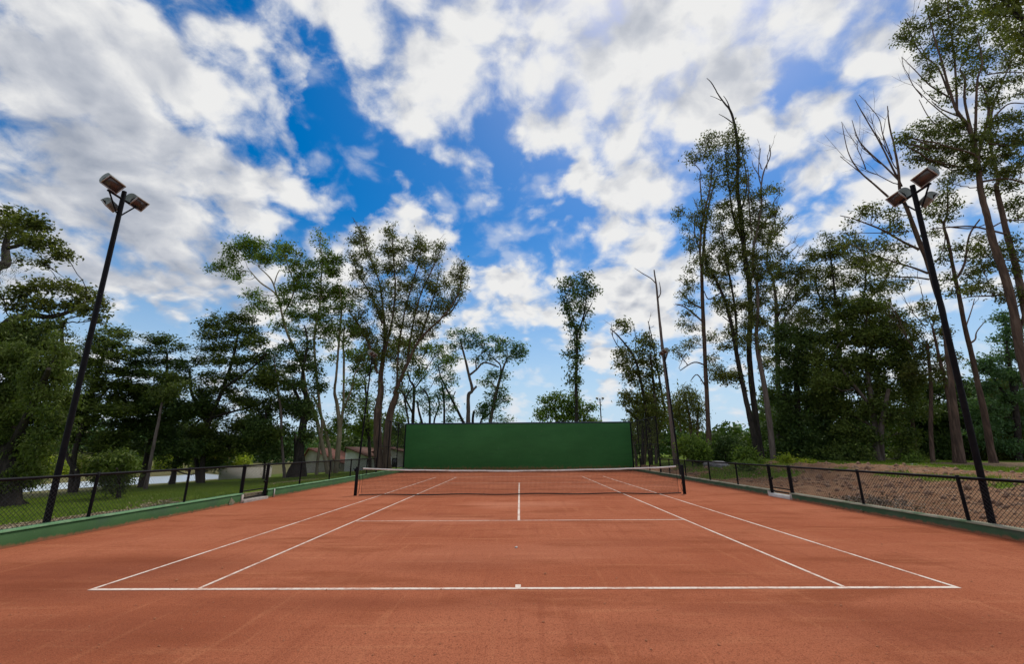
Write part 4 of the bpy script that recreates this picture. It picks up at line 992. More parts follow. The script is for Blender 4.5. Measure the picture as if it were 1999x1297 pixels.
tree('twin_trunked_tree', 'large fan crowned tree with twin rough brown trunks left of the practice wall', 'tree', 34,
     [sD((1545, 700, 22), (1535, 580, 19), (1530, 350, 18), (1535, 200, 17), (1560, 20, 14)) + sE((200, 960, 11), (225, 760, 7.5), (215, 560, 5), (190, 380, 3.5), (130, 220, 3), (90, 90, 2)), sD((1620, 700, 19), (1612, 520, 17), (1640, 230, 16), (1700, 50, 13)) + sE((290, 1060, 9), (360, 900, 7), (440, 740, 5.5), (580, 600, 4), (650, 510, 3), (690, 420, 3), (705, 280, 2)), sE((225, 820, 5), (270, 620, 4.5), (290, 420, 3.5), (280, 250, 3.5), (270, 80, 2)), sE((300, 1030, 5.5), (310, 800, 4.5), (350, 560, 3.5), (400, 380, 3), (440, 240, 3), (450, 130, 2)), sE((360, 900, 5), (400, 640, 4), (450, 450, 3), (520, 300, 3), (575, 170, 2)), sE((180, 950, 6), (130, 780, 5), (60, 640, 3.5), (0, 560, 2.5)), sE((440, 740, 5), (500, 560, 4), (540, 430, 3), (560, 330, 2)), sE((210, 640, 5), (150, 480, 4), (60, 330, 3), (10, 200, 2)), sE((580, 600, 4), (640, 560, 3), (705, 450, 2))],
     zE((80, 90, 45, 70), (40, 130, 45, 60), (110, 200, 50, 60), (30, 240, 50, 60), (270, 90, 40, 70), (240, 180, 50, 60), (300, 190, 50, 60), (350, 160, 40, 50), (430, 150, 45, 50), (400, 220, 50, 60), (480, 180, 45, 50), (560, 170, 40, 40), (520, 240, 50, 50), (460, 280, 50, 60), (340, 290, 60, 60), (250, 300, 60, 70), (160, 310, 60, 60), (80, 350, 60, 60), (700, 290, 35, 40), (660, 340, 50, 40), (700, 360, 35, 50), (610, 390, 50, 50), (680, 440, 45, 55), (560, 430, 50, 60), (620, 500, 55, 50), (480, 410, 60, 60), (400, 400, 60, 60), (320, 420, 60, 60), (220, 430, 60, 60), (140, 450, 60, 60), (50, 470, 60, 60), (550, 530, 60, 50), (460, 540, 60, 60), (370, 530, 60, 60), (280, 550, 60, 60), (180, 560, 70, 60), (80, 590, 60, 60), (520, 630, 60, 40), (430, 650, 60, 50), (330, 660, 60, 50), (230, 690, 60, 50), (120, 700, 70, 60), (30, 700, 60, 60), (120, 770, 60, 50), (210, 780, 60, 50), (310, 750, 60, 50), (420, 730, 60, 45), (60, 850, 60, 50), (170, 860, 55, 45), (270, 850, 55, 45), (500, 700, 50, 40), (370, 820, 50, 40)),
     'gum', 'brown', L=4.4, wd=.4, dens=.26, droop=.2, seed=13, deep=.5, sub=7, sleeve=[(0, .35, 26, 110), (1, .35, 26, 110), (2, .1, 26, 90), (3, .1, 26, 90), (4, .1, 26, 80), (5, .1, 24, 50), (6, .0, 24, 60), (7, .1, 24, 60), (8, 0, 22, 50)], twigs=[((705, 460), (690, 430), 2, 3), ((765, 460), (768, 440), 2, 3), ((820, 490), (858, 470), 2, 4), ((890, 540), (905, 510), 2, 3)], branch=.8)
tree('understorey_tree', 'dense low green crown wrapped round the foot of the twin brown trunks', 'tree', 36,
     [[(722, 912, 8), (720, 850, 7), (715, 780, 5), (712, 740, 4)], [(720, 850, 5), (700, 800, 4)], [(795, 905, 6), (800, 850, 5), (790, 780, 4)]],
     zE((130, 800, 70, 50), (200, 840, 60, 50), (50, 830, 60, 50), (60, 920, 60, 50), (130, 930, 60, 50), (280, 780, 70, 40), (380, 770, 70, 45), (400, 860, 60, 45), (330, 900, 60, 40), (440, 940, 60, 40), (60, 1010, 60, 40), (20, 1090, 60, 50), (100, 1120, 50, 50), (480, 800, 60, 45), (560, 800, 60, 40), (620, 860, 50, 40)) + [(700, 840, 30, 20), (720, 830, 30, 22), (780, 850, 18, 25), (660, 830, 25, 20), (775, 830, 22, 25)],
     'green', 'dark', L=5, dens=.25, seed=14)
# --- behind the practice wall
tree('umbrella_tree', 'dark umbrella crowned tree with forked bare limbs rising just behind the practice wall', 'tree', 44,
     [sE((740, 1330, 11), (740, 1180, 9), (742, 1080, 8), (765, 1050, 7), (745, 960, 6), (722, 860, 5), (700, 780, 4), (690, 740, 3)), sE((742, 1080, 6), (790, 1030, 5)), sE((745, 960, 5), (790, 925, 4.5), (840, 880, 4), (930, 910, 3)), sE((790, 920, 3.5), (790, 860, 3), (830, 820, 2.5))],
     zE((660, 700, 50, 25), (720, 690, 50, 25), (780, 710, 50, 25), (700, 750, 50, 30), (830, 740, 50, 30), (770, 770, 50, 30), (660, 780, 40, 30), (850, 800, 50, 30), (800, 860, 45, 25), (880, 850, 40, 30), (920, 800, 40, 25), (640, 850, 40, 25)), 'blue', 'grey', L=5, wd=.5, dens=.25, flat=.5, droop=.1, seed=15, zscale=.4)
tree('umbrella_tree', 'right leaning umbrella tree above the practice wall with layered dark leaf plates', 'tree', 46,
     [sE((870, 1330, 10), (885, 1200, 8), (920, 1040, 7), (945, 950, 6), (965, 890, 4), (985, 850, 3)), sE((935, 975, 4), (940, 900, 3.5), (900, 860, 3)), sE((890, 1180, 5), (830, 1230, 4)), sE((920, 1050, 4), (880, 1000, 3))],
     zE((910, 740, 50, 22), (970, 745, 50, 25), (1040, 780, 50, 25), (1080, 810, 30, 40), (1000, 810, 60, 30), (930, 790, 40, 25), (1060, 850, 35, 25), (970, 850, 40, 22), (880, 960, 50, 30), (950, 960, 40, 35), (850, 1010, 50, 30), (930, 1040, 50, 30), (900, 1090, 50, 40), (960, 1100, 40, 40), (840, 1160, 40, 35), (900, 1150, 50, 40), (960, 1230, 45, 30)), 'blue', 'grey', L=5, wd=.5, dens=.27, flat=.5, droop=.1, seed=16, zscale=.4)
for sd, lab, stem, bl_ in (
    (17, 'thin forked tree over the left corner of the practice wall', [[(392, 1330, 8), (400, 1200, 7), (405, 1040, 6), (380, 990, 4), (365, 930, 3)], [(404, 1050, 4), (450, 990, 3), (490, 950, 2)], [(395, 1190, 5), (340, 1080, 4), (310, 1030, 3)], [(480, 1330, 5), (440, 1200, 5), (425, 1120, 3)]], [(360, 960, 40, 25), (320, 1040, 40, 35), (370, 1090, 40, 35), (300, 1130, 40, 35), (450, 980, 40, 25), (430, 1060, 30, 30), (300, 1210, 40, 30), (340, 1170, 30, 30)]),
    (18, 'thin straight tree with tufted leaves second from the left corner of the practice wall', [[(500, 1330, 6), (503, 1200, 5), (495, 1100, 4), (460, 1040, 3)], [(535, 1330, 5), (530, 1240, 4), (560, 1150, 3), (550, 1080, 2)]], [(470, 1050, 35, 30), (500, 1110, 30, 30), (450, 1120, 30, 25), (550, 1090, 35, 30), (530, 1180, 30, 30), (480, 1170, 30, 25)]),
    (19, 'thin leafy stem just left of the leaning bare stem behind the practice wall', [[(590, 1330, 6), (592, 1200, 5), (588, 1080, 4), (575, 1000, 3)]], [(560, 990, 45, 25), (610, 1020, 35, 25), (640, 1000, 35, 25), (570, 1060, 35, 30), (620, 1100, 40, 30), (640, 1170, 35, 35), (560, 1150, 30, 30), (630, 1240, 40, 25)]),
    (20, 'bare stem leaning sharply left behind the practice wall with a small leaf crown', [[(740, 1330, 7), (700, 1230, 6), (640, 1110, 5), (600, 1030, 4), (565, 950, 3), (555, 890, 2)], [(640, 1110, 3.5), (660, 1060, 2.5)]], [(540, 900, 45, 30), (590, 870, 40, 25), (600, 930, 35, 25), (640, 960, 35, 20)]),
    (21, 'short leafy stub tree between the two umbrella trees behind the practice wall', [[(770, 1330, 7), (768, 1240, 6), (775, 1180, 5)], [(790, 1330, 5), (820, 1240, 4), (850, 1180, 3)]], [(820, 1190, 45, 30), (850, 1210, 40, 30), (830, 1150, 35, 25), (690, 1240, 10, 8)])):
    tree('thin_tree', lab, 'tree', 41 + sd * .25, [sE(*s) for s in stem], zE(*bl_), 'blue', 'dark', L=4.6, dens=.25, seed=sd)
tree('slender_tree', 'single tall slender tree clad in leaves along its trunk, alone above the practice wall', 'tree', 42,
     [sF((312, 1010, 9), (312, 900, 8), (308, 760, 7), (312, 600, 6), (312, 450, 5.5), (290, 390, 4), (262, 330, 3), (240, 260, 2)), sF((312, 450, 4), (340, 385, 4), (360, 300, 3), (370, 220, 2)), sF((340, 385, 3), (400, 270, 2))],
     zF((240, 160, 35, 30), (280, 140, 35, 30), (330, 130, 35, 30), (370, 120, 30, 20), (300, 180, 40, 35), (360, 170, 40, 30), (400, 190, 35, 25), (430, 205, 25, 18), (250, 210, 30, 30), (330, 220, 45, 35), (390, 230, 35, 30), (250, 270, 35, 30), (300, 260, 35, 35), (350, 280, 35, 30), (260, 320, 35, 28), (330, 320, 35, 30), (370, 320, 25, 30), (290, 355, 25, 25), (270, 400, 28, 20), (335, 410, 30, 25), (380, 395, 25, 18), (310, 450, 25, 30), (290, 500, 30, 30), (325, 520, 22, 30), (250, 570, 25, 25), (285, 560, 30, 30), (320, 590, 25, 35), (295, 640, 30, 35), (265, 690, 18, 15), (300, 700, 28, 25), (270, 730, 18, 15), (315, 730, 18, 20)),
     'deep', 'dark', L=5.2, wd=.5, dens=.19, seed=22, sub=5, feather=4, sleeve=[(0, .25, 10, 70)])
tree('round_bush_tree', 'low round green tree peeping over the practice wall at the foot of the slender tree', 'tree', 46,
     [sF((200, 1060, 10), (200, 960, 8), (190, 900, 5)), sF((205, 980, 6), (290, 900, 4)), sF((330, 1060, 6), (350, 950, 5), (380, 890, 3))],
     zF((140, 830, 50, 30), (190, 810, 45, 25), (240, 825, 40, 28), (110, 890, 35, 30), (170, 880, 50, 35), (240, 880, 50, 40), (300, 860, 40, 30), (300, 900, 50, 40), (350, 880, 50, 25), (400, 870, 28, 18), (130, 930, 50, 25), (210, 935, 60, 28), (290, 940, 60, 25), (350, 930, 50, 28), (400, 950, 50, 18), (300, 800, 30, 25)), 'green', 'dark', L=5, wd=.5, dens=.32, seed=23)
# --- right of the practice wall
tree('ragged_tree', 'ragged tree with drooping leaf bunches and dead twigs past the practice wall right end', 'tree', 36,
     [sF((740, 1200, 9), (735, 1050, 8), (710, 880, 7), (680, 720, 6), (650, 600, 5), (600, 520, 4), (540, 450, 3), (505, 420, 2)), sF((690, 1200, 8), (690, 1000, 7), (640, 920, 5), (595, 890, 4)), sF((770, 1200, 8), (765, 900, 6), (750, 700, 5), (735, 560, 4)), sF((820, 900, 5), (790, 720, 4), (760, 560, 3), (740, 450, 2), (722, 375, 1.5))],
     zF((580, 390, 30, 25), (600, 430, 25, 22), (560, 400, 25, 18), (690, 490, 40, 28), (720, 470, 40, 25), (740, 520, 40, 35), (680, 540, 35, 30), (600, 550, 50, 28), (560, 560, 35, 25), (620, 600, 50, 30), (570, 620, 35, 28), (680, 610, 50, 35), (750, 600, 40, 40), (600, 660, 40, 30), (660, 680, 50, 35), (740, 680, 45, 40), (790, 660, 30, 40), (620, 710, 40, 28), (690, 750, 45, 35), (760, 760, 40, 35), (600, 800, 45, 30), (640, 830, 50, 35), (580, 840, 30, 30), (700, 830, 45, 35), (770, 850, 40, 40), (660, 900, 45, 30), (730, 920, 40, 30)),
     'gum', 'dark', L=5.2, wd=.5, dens=.26, droop=.7, seed=24, twigs=[((1218, 690), (1193, 630), 2.5, 4), ((1240, 690), (1238, 640), 2, 3), ((1268, 670), (1266, 628), 2, 3)])
tree('dead_snag', 'tall bare dead snag with a crooked side branch next to the slim floodlight pole', 'dead tree', 30,
     [sF((885, 1190, 14), (868, 1060, 11), (850, 880, 9.5), (825, 680, 8), (800, 480, 6.5), (785, 330, 5), (772, 190, 4), (757, 80, 2.5)), sF((768, 160, 2.5), (740, 130, 2), (690, 100, 1.8), (645, 70, 1)), sF((782, 240, 3), (795, 210, 2.5), (788, 150, 1.2)), sF((820, 600, 4), (835, 545, 4), (815, 540, 3))], [], 'gum', 'grey', seed=25)
for sd, lab, Yq, xs_, tp in ((26, 'thin grey stem close behind the right end of the practice wall', 38, 1243, 800), (27, 'dark crooked stem third along from the practice wall end', 37, 1258, 790), (28, 'grey stem nearest the snag in the thicket past the practice wall', 35, 1283, 770), (29, 'forked brown stem in the thicket past the practice wall', 39, 1270, 760)):
    r_ = np.random.default_rng(sd); j = r_.normal(0, 5, 6)
    tree('thicket_tree', lab, 'tree', Yq, [[(xs_, 918, 4.5 + r_.uniform(0, 2)), (xs_ + j[0] * .5, 870, 4.5), (xs_ + j[1], 830, 3.5), (xs_ + j[2] - 4, tp, 3)], [(xs_ + j[0] * .5, 868, 4), (xs_ + j[3] + 10, 830, 3), (xs_ + j[4] + 12, 800, 2)]],
         [(xs_ + j[3], 830, 16, 14), (xs_ + j[4] - 5, 800, 18, 14), (xs_ + j[5] + 6, 812, 16, 12), (xs_ - 6, 856, 12, 12), (xs_ + 8, 775, 14, 12)], 'olive', 'grey' if sd % 2 == 0 else 'brown', L=5, dens=.24, seed=sd)
tree('palm_like_tree', 'shaggy drooping tree with hanging fronds between the snag and the first tall gum trunk', 'tree', 33,
     [sH((130, 1200, 8), (150, 1000, 7), (130, 850, 5), (110, 780, 3)), sH((200, 1200, 6), (190, 950, 5), (200, 830, 4)), sH((90, 1000, 4), (80, 880, 3))],
     zH((110, 770, 50, 30), (70, 800, 45, 30), (150, 790, 45, 30), (190, 810, 35, 35), (60, 860, 40, 45), (110, 850, 40, 50), (160, 860, 40, 45), (200, 880, 30, 45), (90, 930, 40, 40), (150, 950, 40, 40), (130, 740, 30, 18), (190, 960, 35, 40), (60, 930, 30, 40)), 'olive', 'brown', L=7, wd=.22, dens=.30, droop=1.6, seed=30)
tree('gum_tree', 'straight reddish gum trunk, first of the tall gums right of the snag', 'gum tree', 31,
     [sH((270, 1200, 15), (265, 1150, 12), (252, 900, 10), (238, 600, 9), (225, 330, 8.5), (216, 30, 7)) + sG((238, 1100, 6), (248, 950, 5), (268, 830, 4), (300, 700, 3), (330, 620, 2)), sG((232, 1290, 5), (215, 1090, 5), (235, 900, 4), (280, 700, 3), (290, 580, 2)), sG((215, 1100, 3), (180, 980, 2.5), (190, 880, 2)), sH((225, 260, 4), (150, 215, 3), (80, 145, 2)), sH((228, 340, 4), (120, 250, 3), (60, 230, 2)), sG((225, 780, 3), (215, 640, 2.5), (220, 600, 2), (180, 550, 1.5)), sH((240, 600, 3.5), (170, 580, 3), (85, 630, 2)), sH((245, 740, 3), (190, 655, 2.5), (150, 690, 1.5))],
     zG((270, 380, 35, 25), (320, 370, 35, 25), (230, 430, 40, 30), (280, 440, 40, 30), (330, 440, 35, 30), (170, 500, 40, 25), (220, 500, 40, 30), (270, 500, 35, 30), (160, 540, 30, 20), (330, 520, 35, 40), (240, 640, 35, 25), (290, 690, 30, 25), (80, 850, 40, 25), (70, 880, 28, 20), (180, 880, 40, 30), (230, 870, 40, 30), (200, 940, 40, 30), (130, 960, 30, 25), (160, 1030, 45, 30), (150, 1090, 45, 28), (220, 800, 35, 20), (280, 900, 40, 30), (260, 1180, 40, 40), (170, 1170, 40, 25), (150, 1230, 35, 25))
     + zH((130, 90, 40, 30), (150, 130, 40, 28), (110, 170, 40, 22), (160, 220, 40, 28), (130, 290, 40, 28), (110, 350, 35, 25), (170, 370, 40, 30), (60, 500, 35, 22), (120, 480, 40, 25), (170, 460, 40, 30), (90, 540, 30, 20), (270, 430, 40, 35), (280, 560, 40, 35), (290, 660, 45, 35)),
     'gum', 'brown', L=4.8, wd=.4, dens=.25, droop=.6, seed=31, sleeve=[(0, .55, 18, 60), (1, .2, 18, 50)], twigs=[((1342, 560), (1322, 545), 2, 3), ((1352, 600), (1320, 594), 2, 3), ((1340, 690), (1325, 720), 2, 2), ((1360, 440), (1352, 385), 2, 3)])
tree('gum_tree', 'tallest dark twisting gum with a bare crooked tip and leaf sleeves along its trunk', 'gum tree', 30,
     [sH((585, 1200, 17), (575, 1150, 14), (545, 940, 13), (515, 700, 12), (500, 480, 11), (510, 300, 10.5), (500, 100, 10)) + sG((510, 1220, 10), (490, 1050, 10), (470, 850, 9), (450, 680, 8), (458, 500, 7), (440, 330, 6), (410, 220, 4.5), (370, 165, 3.5), (330, 110, 2.5), (290, 40, 2), (258, 8, 1)), sG((410, 220, 2.5), (390, 160, 2), (365, 120, 1)), sG((420, 290, 2.5), (380, 260, 2), (335, 235, 1)), sG((350, 150, 1.8), (310, 130, 1.2), (280, 120, .8)), sG((490, 1050, 5), (430, 900, 4), (400, 700, 3), (380, 500, 2.5), (400, 400, 2)), sG((475, 850, 3.5), (510, 720, 3), (505, 600, 2.5), (480, 470, 1.5))],
     zG((400, 360, 25, 30), (410, 420, 30, 30), (470, 400, 25, 40), (485, 460, 20, 20), (400, 490, 28, 30), (430, 550, 28, 40), (400, 620, 30, 40), (430, 700, 30, 40), (380, 560, 25, 30), (480, 560, 25, 40), (490, 660, 25, 35), (370, 680, 30, 30), (340, 820, 45, 28), (400, 810, 45, 30), (420, 860, 45, 30), (370, 890, 45, 30), (480, 900, 40, 40), (440, 960, 50, 40), (390, 1000, 45, 40), (500, 1020, 40, 50), (430, 1080, 50, 40), (380, 1120, 50, 40), (490, 1130, 45, 40), (420, 1200, 50, 40), (520, 1200, 45, 40), (340, 1050, 35, 35), (320, 960, 35, 30)),
     'gum', 'dark', L=4.8, wd=.42, dens=.30, droop=.6, seed=32, sleeve=[(0, (.3, .72), 14, 150), (4, .1, 20, 50), (5, .1, 18, 40)])
tree('gum_tree', 'dark gum leaning left whose bare stem crosses in front of the reddish one', 'gum tree', 29.5,
     [sH((580, 1200, 16), (560, 1150, 13), (510, 930, 12), (470, 750, 10), (430, 550, 9.5), (390, 330, 8), (340, 170, 6.5), (270, 30, 5)) + sG((260, 1240, 4), (250, 1130, 3)), sH((430, 560, 5), (420, 300, 5), (400, 150, 4.5), (370, 0, 4)) + sG((380, 1180, 3.5), (370, 1060, 3), (350, 960, 2)), sH((330, 160, 3), (260, 200, 2.5), (230, 150, 2)), sH((400, 350, 3), (340, 300, 2))],
     zG((300, 1090, 40, 30), (250, 1150, 40, 30), (330, 1150, 40, 40), (300, 1250, 40, 40), (360, 1230, 40, 40)) + zH((280, 60, 40, 40), (330, 110, 40, 40), (370, 200, 40, 40), (300, 210, 35, 35), (340, 250, 40, 35), (420, 250, 45, 40), (390, 400, 45, 35), (350, 480, 40, 40), (310, 630, 45, 35), (380, 650, 60, 35), (430, 670, 50, 30), (340, 690, 50, 25)),
     'gum', 'dark', L=5, wd=.42, dens=.28, droop=.6, seed=33, sleeve=[(0, .35, 20, 70), (1, 0, 22, 80)])
tree('gum_tree', 'pale grey gum trunk leaning at the fence with forked bare topmost twigs', 'gum tree', 28.5,
     [sH((662, 1230, 16), (650, 1180, 13), (625, 950, 12), (592, 720, 11), (560, 550, 10), (545, 420, 8), (555, 250, 7), (545, 80, 6)) + sG((550, 1250, 6), (555, 1080, 5.5), (585, 930, 5), (605, 800, 4), (602, 700, 3.5), (620, 600, 3), (660, 500, 2.2), (655, 430, 1.2)), sG((603, 690, 2.5), (585, 600, 2), (600, 450, 1.2)), sG((600, 640, 2), (555, 570, 1.6), (545, 530, 1)), sG((560, 1050, 4), (640, 900, 3.5), (690, 880, 3), (680, 800, 2), (720, 740, 1.5)), sG((545, 1000, 3), (525, 800, 2.5), (520, 600, 1.5), (510, 560, 1))],
     zG((560, 780, 45, 35), (600, 740, 35, 28), (650, 710, 40, 20), (700, 712, 30, 16), (620, 830, 40, 30), (560, 850, 45, 35), (540, 930, 40, 40), (600, 930, 40, 40), (650, 950, 40, 35), (580, 1020, 45, 40), (640, 1040, 40, 40), (690, 990, 30, 30), (560, 1120, 50, 40), (620, 1140, 50, 40), (580, 1220, 50, 40), (660, 1220, 45, 45)) + zH((560, 60, 50, 40), (610, 110, 50, 40), (540, 160, 50, 50), (580, 220, 50, 45), (500, 240, 50, 50), (530, 330, 50, 50), (480, 350, 50, 45), (580, 350, 45, 50), (470, 440, 50, 45), (540, 430, 50, 45), (590, 480, 40, 50), (600, 600, 35, 50)),
     'gum', 'grey', L=4.8, wd=.42, dens=.29, droop=.6, seed=34, sleeve=[(0, (.35, .75), 20, 90), (3, (.1, .6), 20, 40), (4, (.1, .6), 18, 30)], twigs=[((1513, 428), (1523, 380), 2, 4), ((1497, 330), (1504, 285), 2, 3), ((1488, 330), (1484, 290), 2, 3)])
tree('gum_tree', 'spreading gum with thin arching bare boughs behind the pale grey trunk', 'gum tree', 33,
     [sH((690, 1180, 13), (680, 900, 11), (672, 550, 10), (665, 300, 8), (660, 180, 6), (640, 60, 5)) + sG((640, 1200, 4), (650, 1050, 3.5), (690, 900, 2.5)), sH((672, 420, 5), (720, 300, 4), (800, 200, 3.5), (860, 150, 2)), sH((668, 320, 4), (740, 160, 3.5), (820, 70, 2.5), (870, 20, 2)), sH((675, 480, 4), (640, 380, 3), (600, 350, 2)), sG((650, 1060, 3), (700, 1000, 2.5), (790, 900, 1.2)), sG((660, 1200, 3), (740, 1150, 2.5), (800, 1100, 2), (840, 1060, 1))],
     zG((700, 1100, 40, 35), (750, 1150, 40, 40), (700, 1200, 45, 45), (780, 1230, 45, 45), (840, 1230, 40, 40), (720, 1280, 45, 40)) + zH((700, 50, 45, 35), (760, 100, 45, 35), (820, 60, 45, 35), (780, 200, 45, 30), (840, 170, 40, 30), (720, 250, 45, 40), (760, 330, 50, 45), (820, 280, 45, 40), (700, 380, 40, 40), (740, 430, 50, 45), (650, 260, 35, 35), (860, 350, 45, 40), (800, 400, 50, 40)),
     'gum', 'grey', L=4.8, dens=.28, droop=.5, seed=35, sleeve=[(0, .4, 20, 60), (1, .2, 22, 50), (2, .2, 22, 50), (4, .1, 18, 30)], twigs=[((1516, 500), (1556, 470), 2, 4), ((1540, 520), (1562, 480), 2, 4), ((1513, 452), (1546, 425), 2, 3)])
tree('evergreen_tree', 'very dark dense evergreen standing right of the pale grey gum trunk', 'tree', 32,
     [[(1560, 925, 18), (1558, 850, 16), (1555, 750, 12), (1550, 690, 8)], [(1558, 830, 9), (1590, 760, 7), (1600, 710, 4)], [(1557, 830, 9), (1530, 770, 6)]],
     [(1560, 660, 30, 22), (1540, 690, 35, 28), (1580, 690, 35, 28), (1600, 660, 25, 20), (1530, 730, 35, 30), (1570, 735, 40, 30), (1610, 740, 35, 30), (1540, 780, 40, 30), (1590, 785, 40, 30), (1525, 825, 32, 30), (1565, 830, 42, 30), (1605, 830, 38, 30), (1540, 870, 40, 28), (1585, 875, 42, 28), (1545, 900, 35, 16), (1600, 900, 38, 16), (1620, 790, 30, 35), (1625, 870, 28, 28), (1525, 655, 18, 25), (1505, 770, 15, 30)],
     'deep', 'dark', L=5.2, wd=.5, dens=.33, droop=.2, seed=36, sub=9)
tree('evergreen_tree', 'big rounded tree with olive leaves on its near side left of the right floodlight', 'tree', 29,
     [[(1712, 925, 17), (1710, 860, 15), (1702, 790, 12), (1690, 700, 8)], [(1722, 925, 14), (1720, 840, 11), (1735, 760, 7)], [(1705, 800, 8), (1650, 730, 6), (1630, 690, 4)], [(1700, 830, 7), (1640, 800, 5)]],
     [(1690, 600, 45, 25), (1650, 620, 35, 25), (1730, 630, 40, 28), (1625, 660, 35, 28), (1665, 655, 42, 30), (1710, 660, 42, 30), (1755, 670, 38, 28), (1615, 700, 35, 28), (1655, 700, 45, 30), (1700, 705, 45, 30), (1745, 715, 42, 30), (1605, 745, 30, 28), (1640, 750, 42, 30), (1685, 750, 45, 30), (1730, 760, 45, 30), (1775, 740, 30, 35), (1605, 790, 25, 25), (1640, 800, 38, 28), (1690, 800, 45, 28), (1740, 805, 42, 30), (1785, 790, 28, 35), (1650, 850, 38, 25), (1690, 845, 38, 22), (1760, 845, 35, 25), (1640, 890, 35, 20), (1680, 885, 30, 20), (1770, 890, 35, 20)],
     'wood', 'grey', L=5.2, wd=.5, dens=.31, droop=.3, seed=37, sub=9)
tree('airy_tree', 'airy tree with small scattered leaves rising behind the big rounded dark tree', 'tree', 34,
     [[(1650, 925, 12), (1645, 800, 10), (1640, 700, 8), (1632, 600, 6), (1625, 530, 4), (1618, 480, 2)], [(1640, 680, 6), (1680, 600, 5), (1690, 540, 3), (1685, 490, 2)], [(1638, 640, 5), (1600, 580, 4), (1590, 540, 3)], [(1680, 600, 4), (1720, 560, 3), (1735, 530, 2)]],
     [(1615, 470, 18, 14), (1630, 490, 22, 16), (1605, 500, 22, 16), (1650, 480, 18, 14), (1680, 480, 20, 14), (1660, 510, 24, 18), (1625, 530, 26, 18), (1590, 540, 24, 18), (1690, 520, 24, 18), (1720, 530, 24, 16), (1655, 550, 28, 18), (1610, 570, 28, 20), (1700, 560, 26, 18), (1735, 560, 22, 16), (1650, 590, 30, 20), (1590, 600, 26, 20), (1575, 570, 20, 18), (1690, 600, 28, 20), (1730, 595, 24, 18), (1610, 625, 26, 18), (1570, 630, 22, 18), (1580, 500, 18, 14), (1750, 620, 22, 20)],
     'gum', 'dark', L=5, dens=.24, droop=.4, seed=38)
tree('bare_topped_tree', 'leaning tall tree beside the right floodlight with bare fanning upper twigs', 'tree', 24,
     [sK((825, 810, 15), (800, 650, 13), (780, 500, 12), (750, 250, 11)) + sJ((690, 1010, 11), (640, 850, 10.5), (585, 660, 10), (520, 500, 9), (450, 310, 8), (400, 190, 6)) + sI((370, 1090, 5), (350, 960, 4), (310, 780, 3), (300, 670, 1.5)), sI((390, 1180, 5), (330, 1060, 4), (250, 900, 3), (150, 730, 2.2), (95, 630, 1)), sI((380, 1150, 4), (290, 1060, 3.5), (160, 940, 3), (110, 870, 2), (75, 760, 1)), sI((320, 1260, 5), (230, 1180, 4), (120, 1080, 3), (50, 960, 2), (10, 770, 1)), sI((200, 1150, 2.5), (100, 1070, 2), (0, 990, 1)), sI((330, 1010, 2.5), (270, 850, 2), (240, 740, 1.5), (120, 600, .8)), sJ((525, 570, 6), (420, 520, 5), (280, 440, 4), (100, 370, 2.5), (0, 345, 1.5)), sJ((585, 730, 5), (480, 690, 4), (350, 650, 3), (180, 590, 2.5), (60, 530, 1.5)), sJ((590, 770, 4), (480, 755, 3), (350, 755, 2)), sJ((460, 450, 3), (300, 460, 2), (0, 460, 1))],
     zJ((150, 300, 50, 35), (220, 290, 40, 30), (150, 350, 35, 25), (250, 350, 50, 35), (340, 310, 40, 40), (380, 370, 40, 40), (330, 430, 50, 35), (400, 440, 40, 40), (260, 520, 50, 35), (320, 560, 50, 40), (210, 570, 45, 35), (150, 630, 45, 35), (250, 640, 45, 35), (350, 640, 40, 30), (400, 560, 40, 35), (120, 700, 45, 40), (60, 470, 45, 35), (20, 560, 45, 40), (330, 740, 40, 25), (420, 680, 30, 25), (60, 400, 30, 22), (440, 780, 35, 30), (370, 820, 35, 30)),
     'gum', 'brown', L=6, wd=.42, dens=.15, droop=.5, seed=39, twigs=[((1735, 300), (1700, 230), 2, 5), ((1720, 320), (1668, 260), 2, 5), ((1750, 330), (1735, 215), 2, 4), ((1690, 330), (1645, 240), 2, 4), ((1755, 360), (1640, 305), 2, 4)])
tree('gum_tree', 'slim dark gum forking high, second trunk right of the right floodlight pole', 'gum tree', 25,
     [sK((1005, 790, 17), (985, 700, 14), (950, 500, 12), (905, 300, 10)) + sJ((880, 1290, 9.5), (830, 1080, 8.5), (790, 870, 8), (760, 730, 7), (722, 530, 6), (690, 405, 5), (715, 330, 4), (715, 150, 3)), sJ((780, 760, 5), (830, 660, 4.5), (860, 480, 3.5), (930, 370, 2.5)), sJ((720, 420, 3), (880, 430, 2.5), (1000, 390, 2)), sJ((700, 480, 2.5), (690, 560, 2), (640, 660, 1.5)), sJ((840, 1080, 3), (880, 960, 2.2), (895, 900, 1.5)), sJ((860, 1200, 4), (900, 1170, 3.5), (910, 1120, 2.5), (965, 1050, 1.5))],
     zJ((700, 200, 45, 40), (640, 260, 45, 40), (760, 280, 45, 40), (650, 350, 45, 40), (600, 330, 40, 35), (720, 360, 40, 30), (640, 450, 40, 35), (800, 560, 45, 35), (900, 560, 45, 40), (860, 640, 45, 40), (930, 500, 40, 40), (680, 640, 35, 35), (720, 760, 40, 35), (740, 840, 40, 40), (860, 740, 45, 40), (930, 720, 45, 40), (880, 820, 45, 35), (960, 800, 40, 35), (700, 560, 35, 30)),
     'gum', 'brown', L=6, dens=.18, droop=.4, seed=40)
